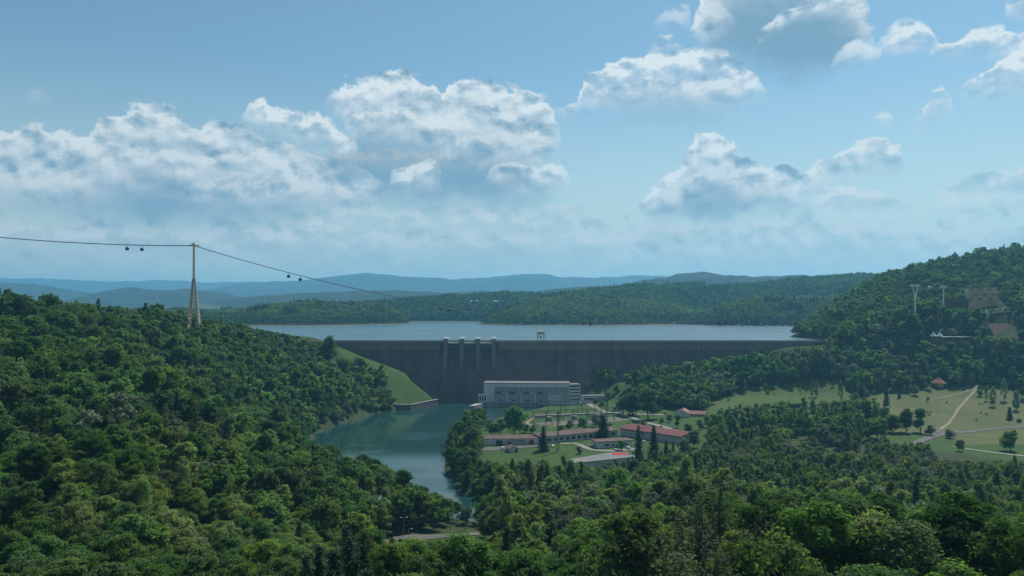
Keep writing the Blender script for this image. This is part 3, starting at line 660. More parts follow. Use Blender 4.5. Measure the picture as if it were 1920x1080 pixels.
for i,xc in enumerate(PX):
    w = 2.9; lean = .0
    pf = [(1089,76.15),(1074.8,76.15),(1074.2,70),(1071.5,60),(1065.5,50),(1056,40.5),(face_y(36)-.2,36),(face_y(36)+3,36),(face_y(60)+3,60),(1089,66)]
    q = MB().prism(pf,xc-w,xc+w); q.v = [(xc+(x-xc)*(.35+.65*min(1,max(0,(z-34)/36))) if z < 77 else x,y,z) for x,y,z in q.v]
    pr = wpart(q,'spillway_pier',CON_PIER,dam)
    d = [(face_y(39)-.3,39.0),(face_y(39)-3.2,36),(face_y(0)-3.0,0),(face_y(-6)-3,-6),(face_y(-6)+2,-6),(face_y(39)+2,39)]
    wpart(MB().prism(d,xc-.8,xc+.8),'training_wall',CON_DAM,dam)
    k = wpart(MB().box(xc-3.4,xc+3.4,1074.9,1083.5,77.01,80.7),'gatehouse',GREYWALL,dam)
    r = MB(); b = [(xc-4.6,1074,80.7),(xc+4.6,1074,80.7),(xc+4.6,1084.6,80.7),(xc-4.6,1084.6,80.7)]
    r.add(b+[(p[0],p[1],81.4) for p in b]+[(xc,1079.3,83.4)],[(3,2,1,0),(0,1,5,4),(1,2,6,5),(2,3,7,6),(3,0,4,7),(4,5,8),(5,6,8),(6,7,8),(7,4,8)])
    wpart(r,'roof',GREYWALL,k)
    for xw in (xc-2.4,xc+.5): wpart(MB().box(xw,xw+1.9,1074.8,1074.89,77.7,79.3),'window',GLASS,k,org=(0,1085,0))
    if i < 3:
        wpart(MB().box(xc+w+.01,PX[i+1]-w-.01,1074.0,1078.3,74.6,75.9),'spillway_bridge',WHITE,dam)
        wpart(MB().box(xc+w+.01,PX[i+1]-w-.01,1076.6,1079.9,66.4,73.4),'spillway_gate',DARKSTEEL,dam)
for x in (-56,-34.5): wpart(MB().box(x-2.2,x+2.2,face_y(7)-1.2,face_y(7)+.5,2.0,8.0),'outlet',DARKSTEEL,dam) if x < -50 else None
wpart(MB().box(113.2,114.6,face_y(57)-.55,face_y(57)+1,56,59).add([(113.2,face_y(57)-.5,57),(114.4,face_y(57)-.5,57),(114.4,face_y(30)-.5,30),(113.2,face_y(30)-.5,30)],[(0,3,2,1)]),'drain_pipe',CON_BAND,dam)
# gantry crane, lamp posts, the car on the crest
gc = empty('gantry_crane',(38.9,1084.6,77.0),0,'grey travelling gantry crane standing on the dam crest right of the gatehouses','crane')
MB().box(-5,5,-3,3,9.4,13.2).build('machine_house',GREYWALL,gc); MB().box(-5.6,5.6,-3.6,3.6,13.21,13.7).build('roof',OFFWHITE,gc)
for sx in (-4.4,4.4):
    for sy in (-2.6,2.6): MB().bar((sx,sy,0),(sx,sy,9.4),.42,.42,4).build('leg',STEEL,gc)
MB().bar((-4.4,-2.6,4.2),(4.4,-2.6,4.2),.28).bar((-4.4,2.6,4.2),(4.4,2.6,4.2),.28).bar((-4.4,-2.6,4.2),(-4.4,2.6,4.2),.28).bar((4.4,-2.6,4.2),(4.4,2.6,4.2),.28).bar((-4.4,-2.6,4.2),(-2,-2.6,9.2),.22).bar((4.4,-2.6,4.2),(2,-2.6,9.2),.22).build('bracing',STEEL,gc)
MB().box(-1.1,1.1,-1.2,1.2,5.0,7.4).bar((0,0,7.4),(0,0,9.4),.2).build('hoist',DARKSTEEL,gc)
MB().bar((5.9,-3.2,0),(5.9,-3.2,15.4),.22).bar((5.9,-3.2,15.4),(2,-3.2,15.4),.2).bar((5.9,-3.2,11),(7.4,-3.2,11),.2).build('jib',STEEL,gc)
def lamp_post(name, loc, h, label, cat, group=None, mat=STEEL, arms=1, rz=0):
    o = empty(name,loc,rz,label,cat,group); m = MB().bar((0,0,-.5),(0,0,h),.16,.09)
    MB().box(-.22,.22,-.22,.22,-.4,.35).build('base',CON,o); m.build('post',mat,o)
    a = MB(); l = MB()
    for s in ((1,),(1,-1))[arms-1]:
        a.bar((0,0,h),(s*1.6,0,h+.35),.07); l.box(s*1.6-.45 if s>0 else s*1.6-.45,s*1.6+.45,-.18,.18,h+.28,h+.46)
    a.build('arm',mat,o); l.build('lamp',WHITE,o); return o
lamp_post('crest_lamp',(2,1086,77),6.2,'dark lamp post on the dam crest, nearer the row of gatehouses','lamp post','lamp posts on the dam crest',DARKSTEEL)
lamp_post('crest_lamp',(14,1086,77),6.2,'dark lamp post on the dam crest, nearer the gantry crane','lamp post','lamp posts on the dam crest',DARKSTEEL)
def car_body(kind):
    b = MB()
    if kind == 'van':
        b.prism([(-2.5,.35),(2.6,.35),(2.6,1.0),(2.35,1.15),(1.75,2.05),(-2.45,2.1),(-2.5,.9)],-.95,.95)
    else:
        b.prism([(-2.15,.32),(2.15,.32),(2.18,.75),(1.95,.92),(1.0,1.0),(.35,1.42),(-1.1,1.45),(-1.75,1.0),(-2.15,.92)],-.85,.85)
    return b
def car(loc, rz, mat, label, kind='car', group=None, cat='car'):
    o = empty('parked_van' if kind == 'van' else 'parked_car',loc,rz,label,cat,group)
    car_body(kind).build('body',mat,o,bevel=.08)
    g = MB(); 
    if kind == 'van': g.prism([(1.84,2.0),(2.33,1.28),(2.39,1.28),(1.9,2.0)],-.8,.8); g.box(-.965,.965,.6,1.5,1.25,1.8)
    else: g.prism([(.42,1.37),(.95,1.05),(1.0,1.07),(.47,1.4)],-.7,.7); g.box(-.862,.862,-1.0,.3,1.02,1.36)
    g.build('window',GLASS,o)
    for sx in (-.8,.8):
        for sy in (-1.35,1.35): MB().bar((sx-.1,sy,.33),(sx+.1,sy,.33),.33,.33,10).build('wheel',RUBBER,o)
    return o
PAINT = {k: plain(k+' car paint',c,.3,0,.05) for k,c in {'white':(.72,.73,.74),'silver':(.42,.43,.44),'blue':(.10,.22,.36),'dark':(.03,.035,.04),'red':(.30,.05,.04)}.items()}
car((80.5,1084,77.02),R(90),PAINT['dark'],'dark car parked alone on the dam crest right of the crane')
# ---- power station
PS = np.array([-35.0,998.0,5.8]); ang = R(-3.5)
ps = empty('power_station',PS,ang,'long white power station with finned window band at the foot of the dam','power station')
Lh = 106.0; Hh = 22.5
MB().box(0,Lh,.45,24,-4,Hh-.02).build('wall',WHITE,ps)
MB().box(-.5,Lh+.5,-.9,24.6,Hh,Hh+.9).build('roof',ROOF_GREY,ps)
MB().box(0,13,-.3,.449,11,Hh-.02).box(13,Lh,-.3,.449,18.4,Hh-.02).build('facade_panel',WHITE,ps)
MB().box(13,Lh-.3,.05,.44,11.6,18.39).build('window_band',GLASS,ps)
f = MB(); n = 50
for i in range(n+1):
    x = 13.2+(Lh-13.8)*i/n; f.box(x-.42,x+.42,-.7,.04,11.3,18.38)
f.build('fin_screen',WHITE,ps)
f = MB(); f.box(12.5,Lh,-1.6,.44,10.1,11.25); f.build('ledge',GREYWALL,ps)
for i in range(4): MB().box(14+17.3*i,22+17.3*i,-1.72,-1.61,10.3,12.4).build('ventilation_grille',DARKSTEEL,ps)
for i,x in enumerate((12.3,29.4,46.7,64,81)): MB().box(x-.8,x+.8,-2.6,-1.0,-1,10.09).build('column',WHITE,ps)
for i in range(4):
    x0 = 13.2+17.25*i; p = MB().box(x0,x0+15.6,-.9,.44,-.5,8.9).build('glazed_panel',FROST,ps)
    q = MB()
    for j in range(6): q.box(x0+.2+j*3.0-.08,x0+.2+j*3.0+.08,-.98,-.905,0,8.8)
    q.box(x0,x0+15.5,-.98,-.905,4.3,4.5); q.build('frame',GREYWALL,p)
    MB().box(x0+6.2,x0+8.4,-1.0,-.985,0,3.0).build('door',DARKSTEEL,p)
MB().box(82,96.5,-.7,.44,-1,8.9).build('lower_panel',OFFWHITE,ps); MB().box(97,105.5,-.72,.44,0,8.6).build('loading_door',GREYWALL,ps); MB().box(106,Lh,-.7,.44,-1,8.9).build('lower_panel',OFFWHITE,ps)
an = MB().box(-6.5,6,-3.2,-.31,-2,9.6).build('annex',WHITE,ps)
MB().box(-5.4,-3.4,-3.3,-3.21,1,7.5).box(-2.2,-.2,-3.3,-3.21,1,7.5).box(1.2,3,-3.3,-3.21,1,7.5).build('window',GLASS,an)
wg = bpy.data.objects.new('stair_wing',None); link(wg,ps); wg.location = (Lh+.6,-.2,0); wg.rotation_euler = (0,0,R(18))
MB().box(0,14,0,16,-4,Hh-1.5).build('wall',WHITE,wg)
q = MB()
for j in range(5): q.box(1,13.0,-.12,-.02,2.5+j*4.0,4.2+j*4.0)
q.build('window',GLASS,wg); MB().box(-.3,14.5,-1,16.4,Hh-1.49,Hh-.7).build('roof',ROOF_GREY,wg)
lw = empty('service_building',at(1093,752,990)-np.array([0,0,0]),R(4),'low white service wing with flat roof right of the power station','building')
lw.location.z = 6; MB().box(0,32,0,10,-3,7).build('wall',OFFWHITE,lw); MB().box(-.6,33,-.8,10.5,7.01,7.8).build('roof',ROOF_GREY,lw)
q = MB().box(1.5,30,-.1,-.02,2.2,4.8); q.build('window',GLASS,lw)
for a,b in (((-42,996),(110,990)),((-40,1012),(130,1008)),((100,990),(128,994))): block_line(a,b,16)
# quay, pier, walls on the water
def qw(name, pts, z0, z1, th, mat, label, cat, cap=None):
    c = np.mean(np.array(pts),axis=0); o = empty(name,(c[0],c[1],0),0,label,cat); m = MB(); k = MB()
    for a,b in zip(pts[:-1],pts[1:]):
        a = np.array(a)-c; b = np.array(b)-c; d = (b-a)/np.linalg.norm(b-a); nn = np.array([-d[1],d[0]])*th
        m.slab([tuple(a),tuple(b),tuple(b+nn),tuple(a+nn)],z0,z1)
        if cap: e = nn/th*.25; k.slab([tuple(a-e),tuple(b-e),tuple(b+nn+e),tuple(a+nn+e)],z1+.003,z1+.45)
    m.build('wall',mat,o)
    if cap: k.build('coping',cap,o)
    return o
qo = empty('quay_wall',(-40,987,0),R(-2.5),'stained concrete tailrace quay under the white power station','quay')
MB().box(0,74,0,15,-6,5.4).build('wall',CON,qo); q = MB()
for i in range(13): q.box(2+i*5.9,3.1+i*5.9,-.8,-.002,-6,4.6)
q.build('buttress',CON,qo); MB().box(-.4,74.4,-1.1,15,5.41,6.0).build('coping',CON_LIGHT,qo)
q = MB()
for i in range(25): q.bar((.3+i*3.06,-.8,6.0),(.3+i*3.06,-.8,7.1),.06,.06,4)
q.bar((.3,-.8,7.1),(73.8,-.8,7.1),.06,.06,4); q.build('railing',STEEL,qo)
pr = empty('river_pier',on_z(893,766,0),0,'pale topped concrete pier jutting into the river beside the quay','pier')
MB().slab([(-8,-14),(-1,-16),(9,12),(2,16)],-5,4.6).build('wall',CON,pr); MB().slab([(-8.3,-14.3),(-.9,-16.4),(9.4,12.2),(2,16.4)],4.61,5.2).build('deck',CON_LIGHT,pr)
a,b,c_ = on_z(735,768,0)[:2],on_z(770,769,0)[:2],on_z(822,758,0)[:2]
qw('retaining_wall',[tuple(a),tuple(b),tuple(c_)],-5,6.2,2.2,CON_PIER,'long low concrete retaining wall below the grass slope at the dam','wall',CON_LIGHT)
# ---- ground areas, roads and tracks laid over the terrain
def ribbon(name, pts, mat, label, lift=.28, clear=None, kind='structure', step=4.0):
    W_ = []
    for px,py,w in pts: h = hit(px,py); W_.append((h[0],h[1],w))
    q = [];
    for (x0,y0,w0),(x1,y1,w1) in zip(W_[:-1],W_[1:]):
        n = max(1,int(math.hypot(x1-x0,y1-y0)/step))
        for i in range(n): t = i/n; q.append((x0+(x1-x0)*t,y0+(y1-y0)*t,w0+(w1-w0)*t))
    q.append(W_[-1]); q = np.array(q)
    for _ in range(2): q[1:-1] = (q[:-2]+2*q[1:-1]+q[2:])/4
    if name == 'path': q[:,2] *= .62+.55*fbm(q[:,0],q[:,1],9,3,4)
    d = np.gradient(q[:,:2],axis=0); d /= np.linalg.norm(d,axis=1,keepdims=True)+1e-9; nn = np.stack([-d[:,1],d[:,0]],1); v = []; m = 5
    for j in range(m):
        e = q[:,:2]+nn*((j/(m-1)-.5)*q[:,2:3]); v.append(np.stack([e[:,0],e[:,1],gz(e[:,0],e[:,1])+lift],1))
    v = np.stack(v,1); k = len(q); ii = np.arange(k-1)[:,None]*m+np.arange(m-1)[None]
    f = np.stack([ii,ii+m,ii+m+1,ii+1],-1).reshape(-1,4)
    o = link(bpy.data.objects.new(name,mesh_np(name,v.reshape(-1,3),f,mat))); o['kind'] = kind; o['label'] = label
    ROADS.append(([tuple(p) for p in q[:,:2]], float(max(w for _,_,w in W_))/2+(2.5 if clear is None else clear))); return o
ribbon('path',[(1762,806,5),(1778,795,3.2),(1795,770,3.2),(1812,750,3.4),(1832,724,4.5)],GRAVEL,'pale dirt track climbing the dry meadow')
ribbon('path',[(1634,765,1.6),(1700,757,1.6),(1760,747,1.8),(1800,738,2.2),(1825,729,2.2)],GRAVEL,'thin footpath across the dry meadow')
ribbon('road',[(1700,838,7),(1740,822,8),(1765,814,9),(1810,810,8),(1870,804,8),(1985,795,8)],ASPHALT,'grey road along the lower edge of the dry meadow')
ribbon('road',[(1765,812,8),(1757,806,9),(1748,802,9)],ASPHALT,'short junction spur by the track')
ribbon('path',[(1785,838,3),(1820,843,4.5),(1870,850,5.5),(1930,856,6),(1990,862,6)],CONCROAD,'pale paved strip below the road')
ribbon('road',[(700,1034,10),(725,1020,12),(770,1009,12),(830,1006,13),(880,1003,11),(905,1000,9)],ASPHALT,'grey road in the trees at the river bend',clear=1)
ribbon('yard',[(1040,757,14),(1070,757,14),(1098,754,13),(1112,760,10)],CONCROAD,'pale forecourt of the power station')
ribbon('road',[(1100,755,9),(1118,766,7),(1135,773,6),(1170,776,6),(1245,778,7)],CONCROAD,'pale road from the power station to the car park')
ribbon('road',[(1165,776,6),(1195,788,6),(1230,797,6),(1262,806,6),(1290,816,6)],CONCROAD,'narrow road behind the red-roofed hall')
ribbon('path',[(1075,793,3),(1030,801,3.5),(1002,800,3.5),(988,795,3.5),(990,790,3.5),(1006,783,3.5)],EARTH,'curved earth track round the switchyard')
ribbon('yard',[(1008,796,20),(1060,793,30),(1110,790,32),(1168,785,26)],plain('switchyard gravel',(.13,.125,.11),.95,var=.25),'dull gravel bed of the switchyard',lift=.2)
ribbon('yard',[(905,843,16),(940,842,16),(985,838,9),(1020,835,7)],ASPHALT,'worn asphalt yard in front of the long garage')
ribbon('yard',[(1050,832,4),(1080,832,5),(1110,845,6),(1150,846,7),(1200,842,9)],CONCROAD,'pale drive between the low depot buildings')
# ---- depot buildings
def frame_on(pxa,pya,pxb,pyb):
    A = hit(pxa,pya,400,1000); B = hit(pxb,pyb,400,1000); d = B-A; L = math.hypot(d[0],d[1]); return A,B,L,math.atan2(d[1],d[0])
def house(name, pa, pb, depth, h, label, cat, wall, roof, kind='flat', rise=2.0, over=.7, group=None, sink=2.0):
    A,B,L,an = frame_on(*pa,*pb); z = min(A[2],B[2]); o = empty(name,(A[0],A[1],z),an,label,cat,group)
    u = np.array([math.cos(an),math.sin(an)]); v = np.array([-u[1],u[0]])
    for t in np.arange(0,L+4,6.0):
        for q in np.arange(-4,depth+4,6.0): p = A[:2]+u*t+v*q; BLOCK.append((p[0],p[1],7.5))
    if kind == 'flat':
        MB().box(0,L,0,depth,-sink,h).build('wall',wall,o); MB().box(-over,L+over,-over,depth+over,h+.004,h+.5).build('roof',roof,o)
    elif kind == 'shed':
        MB().prism([(0,-sink),(0,h),(depth,h+rise),(depth,-sink)],0,L).build('wall',wall,o)
        MB().prism([(-over,h-rise*over/depth+.02),(-over,h-rise*over/depth+.4),(depth+over,h+rise*(1+over/depth)+.4),(depth+over,h+rise*(1+over/depth)+.02)],-over,L+over).build('roof',roof,o)
    else:
        m = depth/2; MB().prism([(0,-sink),(0,h),(m,h+rise),(depth,h),(depth,-sink)],0,L).build('wall',wall,o); s = rise/m
        MB().prism([(-over,h-s*over+.02),(-over,h-s*over+.4),(m,h+rise+.4),(depth+over,h-s*over+.4),(depth+over,h-s*over+.02),(m,h+rise+.02)],-over,L+over).build('roof',roof,o)
    return o,L
def window(o, x0, x1, z0, z1, frame=WHITE, bars=1):
    q = MB(); t = .12
    q.box(x0,x1,-.10,-.004,z0,z0+t).box(x0,x1,-.10,-.004,z1-t,z1).box(x0,x0+t,-.098,-.004,z0+t,z1-t).box(x1-t,x1,-.098,-.004,z0+t,z1-t)
    for i in range(bars): x = x0+(x1-x0)*(i+1)/(bars+1); q.box(x-.05,x+.05,-.09,-.004,z0+t,z1-t)
    w = q.build('window',frame,o); MB().box(x0+t,x1-t,-.04,-.003,z0+t,z1-t).build('pane',GLASS,w); return w
o,L = house('garage_block',(908,836),(1010,833),11,5.6,'long brown-roofed garage block with dark gateway at the left of the depot','garage',OFFWHITE,ROOF_BROWN,'shed',1.3)
k = L/102.0
MB().box(22*k,34*k,-.12,-.003,-.2,4.4).build('gateway',DARKSTEEL,o); MB().box(84*k,93*k,-.12,-.003,-.2,4.2).build('door',BROWN,o)
q = MB().box(47*k,80*k,-.1,-.003,1.6,4.4).build('window_strip',FROST,o)
o,L = house('depot_office',(1013,833),(1158,818),12,6.0,'long low office range with white window bays behind the dark spruces','office',GREYWALL,ROOF_BROWN,'shed',1.5)
n = 13
for i in range(n): window(o,1.2+i*(L-2)/n,1.2+i*(L-2)/n+(L-2)/n*.66,1.5,4.6,WHITE,1)
for i in range(0,n+1,2): MB().box(.3+i*(L-2)/n,.8+i*(L-2)/n,-.3,-.004,-.5,5.7).build('pilaster',WHITE,o)
o,L = house('flat_roofed_office',(1120,841),(1186,837),13,5.2,'small pale flat-roofed office with rust-brown eaves in front of the red hall','office',OFFWHITE,ROOF_BROWN,'flat',over=.9)
MB().box(-.95,L+.95,-.95,-.905,5.05,5.6).build('fascia',ROOF_TERRA,o)
for a,b in ((.20,.34),(.40,.48),(.62,.72),(.76,.86)): window(o,L*a,L*b,1.4,3.4,GREYWALL,1)
MB().box(L*.52,L*.57,-.1,-.003,0,2.6).build('door',DARKSTEEL,o)
MB().box(-.1,-.004,3,6,1.4,3.2).build('side_window',GLASS,o)
o,L = house('small_shed',(948,835),(977,834),5,3.4,'small grey flat-roofed shed by the garage gateway','shed',GREYWALL,CON_LIGHT,'flat',over=.8); MB().box(2,5,-.08,-.003,0,2.6).build('door',WOODDARK,o)
g = hit(960,846,400,900); o = empty('gabled_shed',g,R(18),'small gabled shed with dark doorway in front of the garage block','shed'); BLOCK.append((g[0],g[1],12))
MB().prism([(-4,-1),(-4,2.8),(0,4.6),(4,2.8),(4,-1)],-5,5).build('wall',OFFWHITE,o,rz=R(90)); MB().prism([(-5,2.36),(-5,2.75),(0,5.02),(5,2.75),(5,2.36),(0,4.62)],-5.6,5.6).build('roof',ROOF_BROWN,o,rz=R(90))
MB().box(1.0,3.2,-5.1,-5.003,-.2,2.6).build('door',DARKSTEEL,o)
# flat roof with the red sheet
A = np.array([44.0,606.0]); z = float(gz(70,610)); o = empty('flat_roofed_workshop',(A[0],A[1],z),0,'wide grey flat-roofed workshop with a bright red roof patch','workshop')
rp = [(0,0),(33,-18),(58,-6),(50,27),(34,33)]
rp = [tuple(on_z(px,py,10.5)[:2]-A) for px,py in ((1066,862),(1078,869),(1192,857),(1174,848),(1143,849.5))]
MB().slab([(x*.985+.4,y*.985) for x,y in rp],-2,10.4-z).build('wall',GREYWALL,o); MB().slab(rp,10.41-z,10.9-z).build('roof',ROOF_GREY,o)
rr = [tuple(on_z(px,py,11.0)[:2]-A) for px,py in ((1150,853.5),(1181,851.8),(1173,848.3),(1146,849.6))]
MB().slab(rr,10.905-z,11.02-z).build('red_sheet',RED,o)
for t in np.linspace(0,1,12):
    for w_ in np.linspace(0,1,5): BLOCK.append((43+50*t,588+42*w_,8))
# red hall
P0 = on_z(1163,816,5.0); P1 = on_z(1277,833,5.0); d = P1-P0; L = float(np.hypot(d[0],d[1])); an = math.atan2(d[1],d[0])
o = empty('red_roofed_hall',(P0[0],P0[1],5.0),an,'long grey hall with a dull red low-pitched roof','hall'); D = 27.0
MB().prism([(0,-2),(0,6.6),(D/2,8.9),(D,6.6),(D,-2)],0,L).build('wall',GREYWALL,o)
MB().prism([(-1.2,6.42),(-1.2,6.85),(D/2,9.35),(D+1.2,6.85),(D+1.2,6.42),(D/2,8.92)],-1,L+1).build('roof',ROOF_RED,o)
MB().prism([(D*.18,7.2),(D*.18,8.3),(D/2,9.75),(D*.82,8.3),(D*.82,7.2)],16,22).build('roof_vent',ROOF_RED,o)
MB().box(L+.003,L+.12,D*.3,D*.65,-.2,4.6).build('gateway',WOODDARK,o)
for i in range(15): MB().box(1+i*(L-2)/15,1.5+i*(L-2)/15,-.16,-.003,4.9,6.3).build('eaves_bracket',DARKSTEEL,o)
MB().box(L*.38,L*.39,-.3,-.003,-.5,6.4).build('drain_pipe',DARKSTEEL,o)
MB().box(L*.55,L*1.0,-3.6,-.01,-2,1.2).build('loading_dock',CON,o)
u = np.array([math.cos(an),math.sin(an)]); v = np.array([-u[1],u[0]])
for t in np.arange(-2,L+6,6.0):
    for w_ in np.arange(-6,D+6,6.0): p = P0[:2]+u*t+v*w_; BLOCK.append((p[0],p[1],8))
# white house
P0 = hit(1264,783); o = empty('white_house',P0,R(-8),'white house with pale red tiled roof on the lawn above the hall','house')
MB().prism([(-7.5,-1),(-7.5,4.6),(0,8.2),(7.5,4.6),(7.5,-1)],0,16).build('wall',OFFWHITE,o,loc=(7.5,0,0),rz=R(75))
rf = MB().prism([(-8.4,4.2),(-8.4,4.6),(0,8.65),(8.4,4.6),(8.4,4.2),(0,8.22)],-.7,16.6).build('roof',ROOF_TERRA,o,loc=(7.5,0,0),rz=R(75))
MB().box(4,5,-.9,.1,8.0,9.7).build('chimney',ROOF_TERRA,rf)
MB().prism([(3,-1),(3,3.7),(8,6.2),(13,3.7),(13,-1)],15.2,33).build('side_wing',OFFWHITE,o); MB().prism([(2.2,3.32),(2.2,3.7),(8,6.6),(13.8,3.7),(13.8,3.32),(8,6.22)],15.4,33.6).build('roof',ROOF_TERRA,o)
for i in range(4): q = MB().box(18+i*3.6,19.6+i*3.6,2.9,2.995,1.1,2.7).build('window',GLASS,o)
for t in range(-2,40,6): BLOCK.append((P0[0]+t,P0[1]+6,9)); BLOCK.append((P0[0]+t,P0[1]-6,9))
# box van / kiosk at the car park, rubble
g = hit(1155,770); o = empty('white_kiosk',g,R(10),'small white cabin at the edge of the car park under the trees','cabin')
MB().box(-4,4,-2.5,2.5,-.5,5.4).build('wall',WHITE,o); MB().box(-4.4,4.4,-2.9,2.9,5.41,5.8).build('roof',ROOF_GREY,o); MB().box(-3,-.5,-2.6,-2.505,1.2,3.4).build('window',GLASS,o); MB().box(.6,2.2,-2.6,-2.505,0,2.6).build('door',DARKSTEEL,o)
rr = random.Random(3); m = MB()
for i in range(60):
    a = rr.uniform(0,6.28); r = abs(rr.gauss(0,4.6)); s = rr.uniform(.5,1.7); x,y = r*math.cos(a)*1.6,r*math.sin(a)*.8; zz = max(0,3.2-r*.35)*rr.uniform(.5,1)
    pts = [(x+s*rr.uniform(.6,1.2)*math.cos(t),y+s*rr.uniform(.6,1.2)*math.sin(t)) for t in (0,1.2,2.3,3.4,4.6,5.5)]; m.slab(pts,zz-1.2,zz+s*.7)
g = hit(1034,757); tag(m.build('rubble_heap',STONE,None,loc=(g[0],g[1],g[2]+.3)),'heap of pale broken stone on the forecourt edge beside the quay','rubble')
BLOCK.append((g[0],g[1],16))
# cars
CARS = [(1167,776,'white',80,'white car parked leftmost under the big dark car-park trees'),(1177,776,'silver',85,'silver car second from the left under the car-park trees'),(1191,777,'white',95,'white car third along under the car-park trees'),
 (1219,777,'silver',75,'silver car parked at the right of the big dark car-park tree'),(1225,780,'white',85,'white car right of the big dark tree, nearest the lawn'),(1246,777,'dark',88,'dark car parked at the right end of the car park'),
 (1036,838,'white',10,'white car parked in front of the office range beside the dark spruce'),(1154,845,'silver',20,'silver car on the drive in front of the flat-roofed office'),(1182,835,'white',60,'white car at the right corner of the flat-roofed office'),
 (1205,829,'white',70,'white car between the two tall spruces and the red hall'),(1346,822,'blue',30,'blue car among the trees right of the red hall')]
for px,py,c,rz,lb in CARS:
    g = hit(px,py,400,1000); car(g+np.array([0,0,.3]),R(rz),PAINT[c],lb,'car','cars parked about the depot'); BLOCK.append((g[0],g[1],6)); BLOCK.append((g[0],g[1]-9,6))
for px,py,c,rz,lb in [(943,843,'white',120,'white van parked beside the gabled shed'),(1178,843,'white',40,'white van standing right of the flat-roofed office')]:
    g = hit(px,py,400,1000); car(g+np.array([0,0,.3]),R(rz),PAINT[c],lb,'van',None,'van'); BLOCK.append((g[0],g[1],7))
# ---- switchyard
def lattice(mb, p, q, w0, w1, n, r, rb):                 # a square lattice mast from p to q
    p = np.array(p,float); q = np.array(q,float); pr = None
    for i in range(n+1):
        t = i/n; c = p+(q-p)*t; w = (w0+(w1-w0)*t)/2
        co = [c+np.array([sx*w,sy*w,0]) for sx,sy in ((-1,-1),(1,-1),(1,1),(-1,1))]
        if pr is not None:
            for k in range(4):
                mb.bar(pr[k],co[k],r,r,4); mb.bar(pr[k],co[(k+1)%4],rb,rb,3); mb.bar(co[k],co[(k+1)%4],rb,rb,3)
        pr = co
    return mb
def portal(g, rz, w, h, label):
    o = empty('portal_gantry',g,rz,label,'gantry','steel portals of the switchyard')
    for s in (-w/2,w/2): lattice(MB(),(s,0,-.5),(s,0,h),.9,.6,6,.10,.06).build('leg',DARKSTEEL,o)
    b = MB(); b.bar((-w/2,0,h),(w/2,0,h),.20,.2,4).bar((-w/2,0,h-1),(w/2,0,h-1),.13,.13,4)
    for i in range(8): b.bar((-w/2+w*i/8,0,h-1),(-w/2+w*(i+1)/8,0,h),.07,.07,3)
    b.build('crossbeam',DARKSTEEL,o); i_ = MB()
    for t in (.22,.5,.78): i_.lathe([(.05,-2.6),(.28,-2.4),(.1,-2.1),(.28,-1.8),(.1,-1.5),(.28,-1.2),(.05,-1)],(-w/2+w*t,0,h),6)
    i_.build('insulator',BROWN,o); return o
ORD = ['first','second','third','fourth','fifth','sixth','seventh','eighth','ninth','tenth','eleventh','twelfth','thirteenth','fourteenth','fifteenth','sixteenth','seventeenth','eighteenth','nineteenth','twentieth']
TENS = {20:'twenty',30:'thirty',40:'forty',50:'fifty',60:'sixty'}
def ordinal(n):
    if n <= 20: return ORD[n-1]
    t,u_ = n//10*10, n%10
    return TENS[t]+'-'+ORD[u_-1] if u_ else TENS[t][:-1]+'ieth'
for i,(px,py) in enumerate([(1012,795),(1036,794),(1062,792),(1088,791),(1114,790),(1140,788)]):
    g = hit(px,py,500,1000); portal(g,R(4),13,13.5,f'dark steel portal in the front row of the switchyard, {ordinal(i+1)} from the left'); BLOCK.append((g[0],g[1],10))
for i,(px,py) in enumerate([(1040,776),(1072,775),(1102,774),(1128,773)]):
    g = hit(px,py,500,1000); portal(g,R(4),14,14.5,f'dark steel portal behind the switchyard wall, {ordinal(i+1)} from the left'); BLOCK.append((g[0],g[1],10))
k = 0
for row,(py,n,x0,x1) in enumerate(((800,9,1012,1110),(792,14,1010,1165),(786,13,1020,1168))):
    for i in range(n):
        px = x0+(x1-x0)*i/(n-1)+RNG.uniform(-2,2); g = hit(px,py-(px-1010)*.03,500,1000); h = RNG.uniform(4.5,7.5)
        o = empty('breaker_post',g,0,f'grey insulator post in the {("front","middle","back")[row]} row of the switchyard, {ordinal(i+1)} from the left','insulator post','insulator posts of the switchyard')
        MB().box(-.5,.5,-.5,.5,-.5,.6).build('base',CON,o); MB().bar((0,0,.6),(0,0,h*.55),.34,.28).build('stand',DARKSTEEL,o)
        MB().lathe([(.14,h*.55),(.42,h*.6),(.2,h*.66),(.42,h*.72),(.2,h*.78),(.42,h*.84),(.2,h*.9),(.3,h),(.05,h+.1)],n=6).build('insulator',GREYWALL,o); BLOCK.append((g[0],g[1],6))
for i,(px,py) in enumerate(((1030,789),(1076,787),(1122,784))):
    g = hit(px,py,500,1000); o = empty('transformer',g,R(4),f'big grey transformer in the switchyard, {ordinal(i+1)} from the left','transformer','transformers of the switchyard')
    MB().box(-3,3,-1.6,1.6,.3,4.2).build('tank',STEEL,o); MB().box(-3.4,3.4,-2,2,-.4,.29).build('base',CON,o); q = MB()
    for j in range(9): q.box(-2.8+j*.65,-2.5+j*.65,-2.5,-1.61,.8,3.6)
    q.build('radiator',GREYWALL,o)
    for j in (-1.8,0,1.8): MB().lathe([(.12,0),(.3,.2),(.14,.5),(.3,.8),(.14,1.1),(.25,1.4),(.05,1.8)],(j,0,4.2),6).build('bushing',BROWN,o)
for px in range(1000,1180,8): g = hit(px,787,500,1000); BLOCK.append((g[0],g[1],14))
pts = [tuple(hit(px,py,500,1000)[:2]) for px,py in ((1004,785),(1060,781),(1110,778),(1152,776))]
qw('perimeter_wall',pts,1.5,5.6,3.2,CON_LIGHT,'long pale concrete wall along the back of the switchyard','wall',CON_LIGHT)
